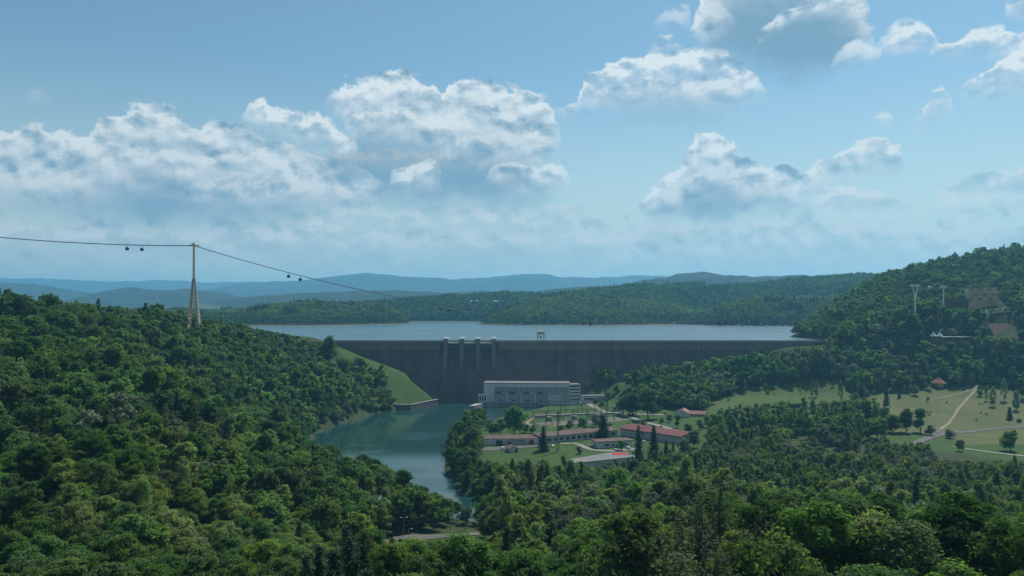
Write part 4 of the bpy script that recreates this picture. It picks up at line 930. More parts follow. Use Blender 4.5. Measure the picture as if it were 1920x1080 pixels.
for px,py,top,lb in ((1046,847,771,'tall thin lattice mast standing on the depot lawn'),(1137,790,703,'tall thin lattice mast behind the switchyard, by the road')):
    g = hit(px,py,400,1000); h = (py-top)*g[1]/F; o = empty('lattice_mast',g,0,lb,'mast'); BLOCK.append((g[0],g[1],8))
    lattice(MB(),(0,0,-1),(0,0,h),1.7,.8,16,.15,.08).build('mast',DARKSTEEL,o)
    for zz in (h-1.2,h-4.2,h-7.2): MB().bar((-3.2,0,zz),(3.2,0,zz),.12,.12,4).build('crossarm',DARKSTEEL,o)
# ---- cable car
TY = 820.0; TX = (363.5-CX)*TY/F; tz = float(gz(TX,TY)); ttop = HC-(461-YH)*TY/F
tw = empty('cable_car_tower',(TX,TY,tz),R(12),'tall beige lattice cable car tower rising from the left ridge','tower'); H = ttop-tz; hj = H*.62
wb,wj = 6.3,1.0
for sx in (-1,1):
    m = MB()
    for sy in (-1,1): m.bar((sx*wb,sy*wb*.8,-2),(sx*wj,sy*wj,hj),.8,.62,6)
    n = 15
    for i in range(n):
        t0,t1 = i/n,(i+1)/n; a = [np.array([sx*(wb+(wj-wb)*t),sy*(wb*.8+(wj-wb*.8)*t),hj*t]) for t in (t0,t1) for sy in (-1,1)]
        m.bar(a[0],a[3],.3,.3,4); m.bar(a[1],a[2],.3,.3,4); m.bar(a[2],a[3],.3,.3,4)
        inn = [np.array([sx*(wb-2.6)*(1-t)+sx*wj*.4*t,0,hj*t]) for t in (t0,t1)]
        m.bar(inn[0],inn[1],.5,.5,5); m.bar(a[0],inn[1],.27,.27,4); m.bar(a[1],inn[1],.27,.27,4); m.bar(inn[0],a[3],.27,.27,4)
    m.build('leg',BEIGE,tw)
m = MB()
for t in (.38,.56,.72,.86): w = wb+(wj-wb)*t; m.bar((-w,-w*.8,hj*t),(w,-w*.8,hj*t),.2).bar((-w,w*.8,hj*t),(w,w*.8,hj*t),.2).bar((-w,-w*.8,hj*t),(w,-w*.8+ .2,hj*min(1,t+.13)),.14)
for k in range(11):
    t0,t1 = .42+k*.05,.47+k*.05; wa,wb_ = (wb+(wj-wb)*t for t in (t0,t1))
    for sy in (-.8,.8): m.bar((-wa,sy*wa,hj*t0),(wb_,sy*wb_,hj*t1),.2,.2,4).bar((wa,sy*wa,hj*t0),(-wb_,sy*wb_,hj*t1),.2,.2,4)
m.build('bracing',BEIGE,tw)
MB().bar((0,0,hj-1),(0,0,H),1.25,1.05,10).build('mast',BEIGE,tw); MB().box(-2.0,2.0,-3.6,3.6,H,H+1.0).build('crossarm',BEIGE,tw); MB().box(-1.6,1.6,-3.2,3.2,H+1.01,H+2.4).bar((0,0,H+2.4),(0,0,H+4.2),.12).build('platform',BEIGE,tw)
for s in (-1,1): m = MB(); [m.bar((x,s*3.0-.2,H+.35-abs(x)*.05),(x,s*3.0+.2,H+.35-abs(x)*.05),.45,.45,10) for x in (-5,-3.9,-2.8,2.8,3.9,5)]; m.bar((-5.2,s*3.0,H+.4),(5.2,s*3.0,H+.4),.22); m.build('sheave_train',STEEL,tw)
BLOCK.append((TX,TY,8)); BLOCK.append((TX+3,TY-14,7))
T1 = np.array([TX,TY,tz+H+.2])
T2 = at(1716,537,1100); T3 = at(1769,540,1130)
PALE = plain('pale steel paint',(.66,.63,.56),.6,.05,.06)
def y_tower(name, P, spread, label, yshape=True):
    g = float(gz(P[0],P[1])); o = empty(name,(P[0],P[1],g),R(14),label,'tower'); H = P[2]-g
    if yshape:
        MB().bar((0,0,-1),(0,0,H*.62),1.5,1.2,10).build('mast',PALE,o)
        for s in (-1,1): MB().bar((s*.5,0,H*.60),(s*spread*.66,0,H-.2),1.0,.75,8).build('arm',PALE,o)
    else: MB().bar((0,0,-1),(0,0,H-.2),1.2,.95,10).build('mast',PALE,o)
    MB().box(-spread*1.15,spread*1.15,-.8,.8,H-.6,H+.5).build('crossarm',PALE,o)
    for s in (-1,1):
        m = MB(); m.box(s*spread-1.0,s*spread+1.0,-4.2,4.2,H+.52,H+.9)
        for y in (-3.6,-2.2,-.8,.8,2.2,3.6): m.bar((s*spread-.3,y,H+.95),(s*spread+.3,y,H+.95),.5,.5,8)
        m.build('sheave_train',STEEL,o); MB().box(s*spread-1.3,s*spread+1.3,-1.2,1.2,H+1.5,H+2.6).bar((s*spread,0,H+.9),(s*spread,0,H+1.5),.3).build('platform',PALE,o)
    BLOCK.append((P[0],P[1],9)); BLOCK.append((P[0]-3,P[1]-14,9)); return o
y_tower('cable_car_tower',T2,5.2,'beige Y-shaped cable car tower on the right hillside')
y_tower('cable_car_tower',T3,3.8,'short beige T-shaped cable car tower beside the timber building',False)
DIRV = (T2-T1)[:2]/np.linalg.norm((T2-T1)[:2]); NV = np.array([-DIRV[1],DIRV[0]])
def span(a, b, sag, off, n=60):
    q = []
    for i in range(n+1): t = i/n; p = a+(b-a)*t; q.append((p[0]+NV[0]*off,p[1]+NV[1]*off,p[2]-4*sag*t*(1-t)))
    return q
T0 = at(-190,424,760); T4 = at(1990,533,1210)
rope_pts = {}
for off,lb in ((-3.0,'nearer haul rope of the cable car, hung from tower to tower'),(3.0,'farther haul rope of the cable car, hung from tower to tower')):
    q = span(T0,T1,5,off)+span(T1,T2,63,off)[1:]+span(T2,T3,.6,off,6)[1:]+span(T3,T4,2,off,12)[1:]
    rope_pts[off] = q; o = MB().tube(q,.23,5).build('haul_rope',ROPE); tag(o,lb,'cable','haul ropes of the cable car')
def gondola():
    o = empty('gondola',(0,0,0)); 
    MB().lathe([(.7,-4.9),(1.25,-4.75),(1.5,-4.2),(1.55,-3.3),(1.42,-2.55),(1.05,-2.25),(.4,-2.2)],n=10).build('cabin',BLACK,o,smooth=False)
    MB().lathe([(1.535,-4.0),(1.59,-3.9),(1.565,-3.05),(1.50,-2.9)],n=10).build('window',GLASS,o)
    MB().box(-.5,.5,-.5,.5,-2.22,-1.98).build('roof_rack',DARKSTEEL,o)
    MB().bar((0,0,-2.0),(0,.25,-1.1),.13).bar((0,.25,-1.1),(0,0,0),.13).build('hanger',DARKSTEEL,o); MB().box(-.5,.5,-.16,.16,-.2,.26).build('grip',STEEL,o); return o
GP = [238.5,266,541,563,826,842,1095,1107,1347,1359,1585,1592]
GL = ['dark gondola farthest left on the rope, left of the lattice tower','dark gondola just left of the lattice tower against the sky','dark gondola upper of the pair right of the lattice tower','dark gondola lower of the pair right of the lattice tower',
 'left gondola of the pair before the wooded far shore','right gondola of the pair before the wooded far shore','left gondola of the pair at the lowest sag over the reservoir','right gondola of the pair at the lowest sag over the reservoir',
 'left gondola of the pair over the right end of the reservoir','right gondola of the pair over the right end of the reservoir','lower gondola of the pair before the dark right hill','upper gondola of the pair before the dark right hill']
g0 = gondola()
for i,px in enumerate(GP):
    off = (-3.0,3.0)[i%2]; q = np.array(rope_pts[off]); pp = CX+F*q[:,0]/q[:,1]; j = int(np.argmin(np.abs(pp-px))); j = min(max(j,1),len(q)-2)
    a,b = (j,j+1) if pp[j] <= px else (j-1,j); t = (px-pp[a])/(pp[b]-pp[a]); p = q[a]+(q[b]-q[a])*t
    o = g0 if i == 0 else copy_tree(g0); o.location = tuple(p); o.rotation_euler = (0,0,math.atan2(DIRV[1],DIRV[0])-math.pi/2); o.scale = (1.2,1.2,1.15); tag(o,GL[i],'gondola','gondolas on the cable car')
# ---- right hillside
def on_slope(px, Y): x = (px-CX)*Y/F; return np.array([x,Y,float(gz(x,Y))])
g = on_slope(1843,1150); o = empty('timber_building',g,R(-5),'tall timber-framed building on the right hill with grid of beams','building')
z0 = HC-(572-YH)*1150/F-g[2]; z1 = HC-(537-YH)*1150/F-g[2]; w = 19.5
MB().box(-w+.6,w-.6,1.2,14,-6,z1-1).build('wall',plain('pale boarding',(.56,.50,.41),.85,var=.2),o); q = MB()
for i in range(7): x = -w+2*w*i/6; q.box(x-.6,x+.6,-.6,.6,-8,z1)
for i in range(5): zz = z0+(z1-z0)*i/4-.5; q.box(-w,w,-.45,.45,zz-.45,zz+.45)
for i in range(6): x = -w+2*w*i/6; q.bar((x,0,z0+(z1-z0)*.0),(x+2*w/6,0,z0+(z1-z0)*.25),.3,.3,4)
q.build('timber_frame',WOOD,o); MB().box(-w-1,w+1,-1.4,15,z1-.99,z1).build('roof',WOODDARK,o)
for i in range(6):
    for j in range(1,4): x = -w+2*w*(i+.5)/6; zz = z0+(z1-z0)*j/4+.6; MB().box(x-1.5,x+1.5,1.05,1.195,zz,zz+3).build('window',GLASS,o) if (i+j)%2 else None
MB().box(-w,w,-3.4,-.7,z0+(z1-z0)*.62,z0+(z1-z0)*.65).build('balcony',STONE,o)
MB().prism([(0,-8),(0,z0+5),(12,z0+5),(12,-8)],-w-32,-w-.2).build('side_hall',WOODDARK,o); MB().box(-w-33,-w-.3,-2,13,z0+5.01,z0+9.5).build('side_roof',ROOF_BROWN,o)
MB().add([(w+.3,0,z0+10),(w+10,0,z0+2),(w+14,0,z0-3),(w+.3,0,z0-3),(w+.3,4,z0+10),(w+10,4,z0+2),(w+14,4,z0-3),(w+.3,4,z0-3)],[(3,2,1,0),(4,5,6,7),(0,1,5,4),(1,2,6,5)]).build('ramp',STONE,o)
for t in range(-54,36,8): BLOCK.append((g[0]+t,g[1],11)); BLOCK.append((g[0]+t,g[1]-13,6))
g = on_slope(1870,1088); zt = HC-(584-YH)*1088/F-g[2]; o = empty('pergola',g,R(6),'dark-beamed pergola over a white stone terrace below the timber building','pergola')
for x in (-9,0,9): MB().box(x-.4,x+.4,-.4,.4,-3,zt).build('post',WOODDARK,o)
MB().box(-11,11,-1.6,1.6,zt+.01,zt+.8).build('beam',WOODDARK,o); MB().box(-12,13,3,5,-3,max(2,zt-1)).build('terrace_wall',STONE,o)
for t in (-12,-4,4,12): BLOCK.append((g[0]+t,g[1]-4,8)); BLOCK.append((g[0]+t,g[1]-14,7))
g = on_slope(1883,1060); o = empty('lodge',g,R(8),'lodge with a big steep brown-red roof among hillside trees at the right edge','lodge')
zr = HC-(607-YH)*1060/F-g[2]; ze = HC-(628-YH)*1060/F-g[2]; MB().prism([(0,-6),(0,ze),(11,zr-.6),(22,ze),(22,-6)],-16,16).build('wall',OFFWHITE,o)
MB().prism([(-1.6,ze-1.2),(-1.6,ze-.6),(11,zr),(23.6,ze-.6),(23.6,ze-1.2),(11,zr-.55)],-17,17).build('roof',plain('weathered brown roof',(.20,.125,.10),.85,var=.22),o)
for i in range(5): MB().box(-13+i*6,-10.5+i*6,-.1,-.003,ze-4,ze-1.6).build('window',GLASS,o)
for t in (-16,-8,0,8,16): BLOCK.append((g[0]+t,g[1],13)); BLOCK.append((g[0]+t,g[1]-16,8))
g = on_slope(1792,1050); zt = HC-(631.5-YH)*1050/F-g[2]; o = empty('flat_canopy',g,R(2),'long thin white canopy roof among the hillside trees','canopy'); w = 21
MB().box(-w,w,-4,4,zt-.5,zt+.3).build('roof',WHITE,o); MB().box(-w+2,w-3,.6,3.6,-4,zt-.51).box(-w+1,w-1,-3.2,.59,-4,zt-4.2).build('wall',WOODDARK,o)
for x in (-18,-6,6,18): MB().bar((x,-3.4,-3),(x,-3.4,zt-.5),.22).build('post',STEEL,o)
for t in (-20,-10,0,10,20): BLOCK.append((g[0]+t,g[1],7))
for px,lb in ((1750,'left of two white pointed tents beside the white canopy roof'),(1762,'right of two white pointed tents beside the white canopy roof')):
    g = on_slope(px,1052); zt = HC-(620.5-YH)*1052/F-g[2]; zb = HC-(630-YH)*1052/F-g[2]; o = empty('pointed_tent',g,0,lb,'tent','white pointed tents')
    MB().lathe([(4.2,zb),(2.2,zb+(zt-zb)*.35),(.9,zb+(zt-zb)*.7),(.12,zt)],n=8).build('cover',WHITE,o)
    MB().box(-4.2,4.2,-4.2,4.2,-4,zb-3).build('plinth',WOODDARK,o)
    for t in range(4): MB().bar((3.6*math.cos(t*1.57+.78),3.6*math.sin(t*1.57+.78),-2),(3.6*math.cos(t*1.57+.78),3.6*math.sin(t*1.57+.78),zb),.12).build('post',STEEL,o)
    BLOCK.append((g[0],g[1],6))
g = on_slope(1745,1300); o = empty('hill_cottage',g,R(28),'small cottage with pale blue-grey roof on the dark hillside above the tower','cottage')
MB().prism([(-5,-6),(-5,6),(0,11),(5,6),(5,-6)],-7,7).build('wall',WOODDARK,o); MB().prism([(-5.8,5.2),(-5.8,5.7),(0,11.5),(5.8,5.7),(5.8,5.2),(0,11.02)],-7.6,7.6).build('roof',plain('blue-grey roof',(.46,.50,.55),.6),o); MB().box(-3,-1,-5.1,-5.003,1,3).build('window',GLASS,o)
for t in (-8,4): BLOCK.append((g[0]+t,g[1]-6,9)); BLOCK.append((g[0]+t,g[1]-20,8))
g = hit(1760,724,800,1100); o = empty('roofed_shelter',g,R(5),'small wooden shelter with a steep reddish roof at the upper meadow edge','shelter')
for sx in (-4.5,4.5):
    for sy in (-4.5,4.5): MB().box(sx-.25,sx+.25,sy-.25,sy+.25,-1,3.6).build('post',WOODDARK,o)
MB().box(-4.2,4.2,-4.2,4.2,-1,2.6).build('wall',WOOD,o); MB().lathe([(9.2,3.3),(9.0,3.6),(4.0,7.4),(.2,11)],n=8).build('roof',plain('shingle roof',(.26,.12,.085),.85,var=.2),o); BLOCK.append((g[0],g[1],13)); BLOCK.append((g[0],g[1]-14,9))
# wooden rail fence along the upper edge of the meadow
pts = [hit(px,py,800,1150) for px,py in ((1648,734),(1680,731),(1705,729),(1735,726))]; c = pts[1]; o = empty('rail_fence',c,0,'pale rail fence along the upper edge of the dry meadow','fence'); m = MB(); q = MB()
for a,b in zip(pts[:-1],pts[1:]):
    n = max(2,int(np.linalg.norm(b-a)/3))
    for i in range(n): p = a+(b-a)*i/n; p[2] = gz(p[0],p[1]); m.bar(p-c-(0,0,.5),p-c+np.array([0,0,1.5]),.12,.12,4)
    for h in (.8,1.35): q.bar(a-c+np.array([0,0,h]),b-c+np.array([0,0,h]),.09,.09,4)
m.build('post',WOOD,o); q.build('rail',WOOD,o)
# ---- by the near road
for px,py,h,arms,lb in ((757,1008,9.5,2,'double-armed street lamp over the road at the river bend'),(766,1013,5.0,1,'low street lamp beside the road at the river bend')):
    g = hit(px,py,300,450); lamp_post('street_lamp',g,h,lb,'street lamp',None,STEEL,arms,R(10)); BLOCK.append((g[0],g[1],4))
UP_ = []
for px,py,h,lb in ((845,999,10.5,'pale utility pole at the far side of the road by the river bend'),(871,998,9.0,'thin utility pole near the trees at the right end of the road')):
    g = hit(px,py,300,450); o = empty('utility_pole',g,0,lb,'utility pole'); MB().bar((0,0,-1),(0,0,h),.2,.13).build('pole',CON_LIGHT,o); MB().bar((-.9,0,h-.5),(.9,0,h-.5),.09).build('crossarm',STEEL,o); MB().lathe([(.09,0),(.09,.3)],(-.75,0,h-.45),6).lathe([(.09,0),(.09,.3)],(.75,0,h-.45),6).build('insulator',WHITE,o); UP_.append(g+np.array([0,0,h-.3])); BLOCK.append((g[0],g[1],3))
e = hit(757,1008,300,450)+np.array([0,0,6]); q = [UP_[0]+(e-UP_[0])*t-np.array([0,0,3.0*t*(1-t)]) for t in np.linspace(0,1,14)]
tag(MB().tube(q,.04,4).build('overhead_wire',ROPE),'thin overhead wire from the pale utility pole to the street lamp','wire')
g = hit(983,1090,120,400); g = at(982,1076,235); zb = float(gz(g[0],g[1])); o = empty('small_pavilion',(g[0],g[1],zb),R(12),'small building with grey sheet roof at the bottom edge among trees','pavilion')
zt = g[2]-zb; MB().box(-4.5,4.5,-3,3,-2,zt-.6).build('wall',GREYWALL,o); MB().prism([(-3.6,zt-.75),(-3.6,zt-.6),(0,zt+.5),(3.6,zt-.6),(3.6,zt-.75),(0,zt+.35)],-5,5).build('roof',ROOF_GREY,o)
BLOCK.append((g[0],g[1],9)); BLOCK.append((g[0]-2,g[1]-14,9))
# ---- far shore buildings
FARBLOCK = []
for px,py,w,d,h,lb in ((933,570,26,12,9,'long white building on the far wooded shore'),(885,570,8,8,8,'small white building on the far shore, left of its twin'),(893.5,570,8,8,8,'small white building on the far shore, right of its twin')):
    Y = 2870.0; x = (px-CX)*Y/F; zb = float(hz(x,Y)); zt = HC-(564-YH)*Y/F; o = empty('lakeside_building',(x,Y,zb),R(3),lb,'building')
    MB().box(-w/2,w/2,0,d,-4,zt-zb-2.2).build('wall',WHITE,o); MB().prism([(-1,zt-zb-2.19),(d/2,zt-zb+1.5),(d+1,zt-zb-2.19)],-w/2-1,w/2+1).build('roof',plain('white sheet roof',(.80,.82,.84),.35),o)
    for dy in (0,-22): FARBLOCK.append((x,Y+dy,max(w*.6,14)))
for i,(px,py,Y) in enumerate(((1000,552,4450),(1016,549,4470),(986,553,4430))):
    x = (px-CX)*Y/F; zb = float(hz(x,Y)); zz = HC-(py-YH)*Y/F; zb = min(zb,zz-8); o = empty('far_house',(x,Y,zb),R(15),f'pale far house on the farmed ridge beyond the reservoir, {ordinal((2,3,1)[i])} from the left','house','far houses on the ridge')
    MB().box(-8,8,-6,6,-3,zz-zb).build('wall',OFFWHITE,o); MB().prism([(-7,zz-zb+.01),(0,zz-zb+6),(7,zz-zb+.01)],-9,9).build('roof',ROOF_TERRA,o)
g = hit(223,598,500,900); o = empty('ridge_house',g+np.array([0,0,0]),R(10),'small white house half hidden by trees on the left ridge','house')
MB().prism([(-3,-2),(-3,3.4),(0,5.2),(3,3.4),(3,-2)],-4,4).build('wall',WHITE,o); MB().prism([(-3.6,3.1),(-3.6,3.45),(0,5.6),(3.6,3.45),(3.6,3.1),(0,5.22)],-4.5,4.5).build('roof',WHITE,o); BLOCK.append((g[0],g[1]-4,8)); BLOCK.append((g[0],g[1]-14,7))
# where they stand: jittered grid, denser where the crowns are small
def scatter(x0,x1,y0,y1,st,rng):
    X,Y = np.meshgrid(np.arange(x0,x1,st),np.arange(y0,y1,st)); X = X+rng.uniform(-.46,.46,X.shape)*st; Y = Y+rng.uniform(-.46,.46,Y.shape)*st
    return X.ravel(),Y.ravel()
SIGHTS = [([(905,862),(1050,864),(1060,863),(1205,864)],380,640),([(1330,776),(1400,760),(1480,752),(1600,750)],560,905),([(1612,826),(1740,832),(1760,860),(1960,864)],400,690),
 ([(466,614),(560,630),(624,648)],500,1400),([(1165,738),(1182,693),(1250,686),(1330,674),(1420,662),(1500,650),(1548,641)],780,1085),([(600,838),(700,862),(785,898)],380,620),([(790,900),(830,926),(872,947)],380,498),([(838,926),(880,949),(912,949)],396,500),([(1774,577),(1882,577)],1000,1149),([(1856,600),(1890,600)],1000,1087),([(1862,632),(1908,632)],950,1059),([(1742,635),(1825,637)],950,1049),([(1702,574),(1732,574)],980,1099),
 ([(1205,852),(1250,848),(1320,842)],430,700)]
WIDE = np.array([1.22,1.22,1.2,1.25,1.2,1.15,1.1])
def place_forest():
    rng = np.random.default_rng(5)
    x,y = scatter(-1000,1150,95,1560,4.9,rng); z = gz(x,y)
    k = (np.abs(x) < .64*y*1.16+45); x,y,z = x[k],y[k],z[k]
    px,py = pix(x,y,z)
    keep = ~inside(RIVER,x,y) & (polydist(RIVER,x,y) > 2.5)
    keep &= open_kind(x,y,z) == 0
    keep &= ~((y > 1062) & (y < 1102) & (x > -262) & (x < 436))                 # dam
    keep &= ~((y >= 1085) & (z < 77.0))                                          # lake
    keep &= ~((x > -130) & (x < 100) & (y > 960) & (y < 1085) & (z < 12)); keep &= ~((x > -245) & (x < -60) & (y > 1005))
    for bx,by,br in BLOCK: keep &= np.hypot(x-bx,y-by) > br
    for pl,hw in ROADS: keep &= polydist(pl,x,y,False) > hw
    x,y,z = x[keep],y[keep],z[keep]; px,py = px[keep],py[keep]; n = len(x)
    u = rng.uniform(0,1,n); cl = fbm(x,y,70,3,21); c2 = fbm(x,y,38,3,33); c3 = fbm(x,y,55,2,47)
    kind = np.full(n,1); s = rng.uniform(.78,1.22,n); small = np.ones(n)
    def put(mask, names, probs):
        i = np.nonzero(mask)[0]; kind[i] = np.searchsorted(np.cumsum(probs),np.clip(u[i]*.55+(c2[i]-.5)*1.1+.22,0,.999)); kind[i] = np.array([KEYS.index(q) for q in names])[kind[i]]
    left = (x < -5) & (y > 380); nearl = (x < 20) & (y <= 380); nearr = (x >= 20) & (y <= 300)
    flat = (x >= -5) & (y > 300) & (y < 760); up = (x >= -5) & (y >= 760)
    put(left,('dark','mid','light','birch'),(.52,.40,.06,.02)); put(nearl,('dark','mid','light','willow','birch'),(.30,.36,.20,.08,.06))
    put(nearr,('dark','mid','light','birch','pine'),(.36,.30,.17,.10,.07)); put(flat,('mid','willow','light','birch','spruce'),(.22,.30,.18,.20,.10))
    put(up,('dark','mid','willow','birch','spruce'),(.22,.36,.26,.10,.06))
    # stands with a character of their own, and one hill slope darkened for shade
    def stand(poly, names, probs, f=None, lo=None, hi=None):
        m = inside(poly,px,py) & (y > (lo or 0)) & (y < (hi or 1e9)); put(m,names,probs)
        if f: small[m] = f
        return m
    stand([(0,850),(420,845),(420,900),(0,900)],('light','willow','pine','mid'),(.3,.3,.2,.2),.85,330,460)
    stand([(1320,795),(1620,790),(1640,840),(1330,860)],('spruce','birch','mid','dark','willow'),(.22,.22,.26,.15,.15),.92,600)
    stand([(1500,700),(1960,690),(1960,735),(1500,725)],('spruce','dark','birch'),(.6,.25,.15),.8,850)
    stand([(1560,740),(1960,690),(1960,600),(1560,620)],('dark','mid','willow'),(.25,.35,.4),.9,900)
    stand([(1180,880),(1420,850),(1420,930),(1180,940)],('willow','mid','birch','spruce'),(.4,.25,.22,.13),.8,430)
    stand([(1400,870),(1960,850),(1960,985),(1400,985)],('willow','light','birch','mid'),(.42,.18,.22,.18),.72,330)
    stand([(1640,735),(1540,640),(1760,500),(1990,480),(1990,620),(1750,640)],('dark','mid'),(.75,.25),.85,1150)  # mostly dark leaves, standing in for the shade on the right hill
    stand([(560,1040),(700,1040),(700,1400),(560,1400)],('spruce','dark','mid'),(.6,.2,.2),.85,100,260)
    stand([(1250,1080),(1420,1080),(1500,1900),(1200,1900)],('pine','light','mid'),(.5,.2,.3),.9,90,190)
    m = (y > 1100) & (x > 380); small[m] = .85
    # sizes by district
    s = rng.choice([.62,.8,1.0,1.2,1.45],n,p=[.14,.22,.30,.22,.12])*rng.uniform(.9,1.1,n)*np.where(s < .9,.94,1.0)*small
    s *= np.where(y < 330,np.where(x < 20,.80,.88),np.where((x < -60) & (y < 690) & (y > 400),1.22,np.where(x < -60,1.0,np.where(y < 780,.95,.98))))
    s *= 1+.22*((y < 190) & (x > 20) & (cl > .5)); s = np.clip(s,.42,1.55)
    d = polydist(RIVER,x,y); bank = (d < 16) & (y > 480); s[bank & (x < -60)] *= .72; s[bank & (x > -60)] *= .8
    ridge_ = (x < -240) & (y > 690); s[ridge_] *= .78
    rad = np.array([4.9,4.9,4.6,4.6,2.7,2.9,2.9])[kind]*s*WIDE[kind]
    drop = np.zeros(n,bool); cellm = {}; Q = 7.0
    for i in np.lexsort((rng.uniform(0,1,n),-np.round(s*2))):          # big crowns claim their room first
        cx_,cy_ = int(x[i]//Q),int(y[i]//Q); okk = True
        for a in (-1,0,1,-2,2):
            for b_ in (-1,0,1,-2,2):
                for j in cellm.get((cx_+a,cy_+b_),()):
                    if (x[i]-x[j])**2+(y[i]-y[j])**2 < (.56*(rad[i]+rad[j]))**2: okk = False; break
                if not okk: break
            if not okk: break
        if okk: cellm.setdefault((cx_,cy_),[]).append(i)
        else: drop[i] = True
    drop |= (x < -5) & (y > 560) & (c3 > .66) & (y < 900) & (x < -300)
    drop |= (x > -5) & (y > 400) & (y < 790) & (fbm(x,y,42,3,91) > .70)
    for line,ya,yb in SIGHTS:                                          # low growth where the photograph looks over the trees
        lx = [p for p,_ in line]; lim = np.interp(px,lx,[q for _,q in line]); wpx = rad*F/y
        on = (px > lx[0]-wpx*.6) & (px < lx[-1]+wpx*.6) & (y > ya) & (y < yb); room = (HC-(lim-YH)*y/F-z)/17.5
        drop |= on & (room < .24); s = np.where(on,np.minimum(s,np.maximum(room,.24)),s)
    nr = (np.abs(px-805) < 110) & (y > 235) & (y < 396); room = (HC-(1011-YH)*y/F-z)/17.0
    drop |= nr & (room < .28); s = np.where(nr,np.minimum(s,np.maximum(room,.28)),s)
    k = ~drop
    return [q[k] for q in (x,y,z,kind,s)]
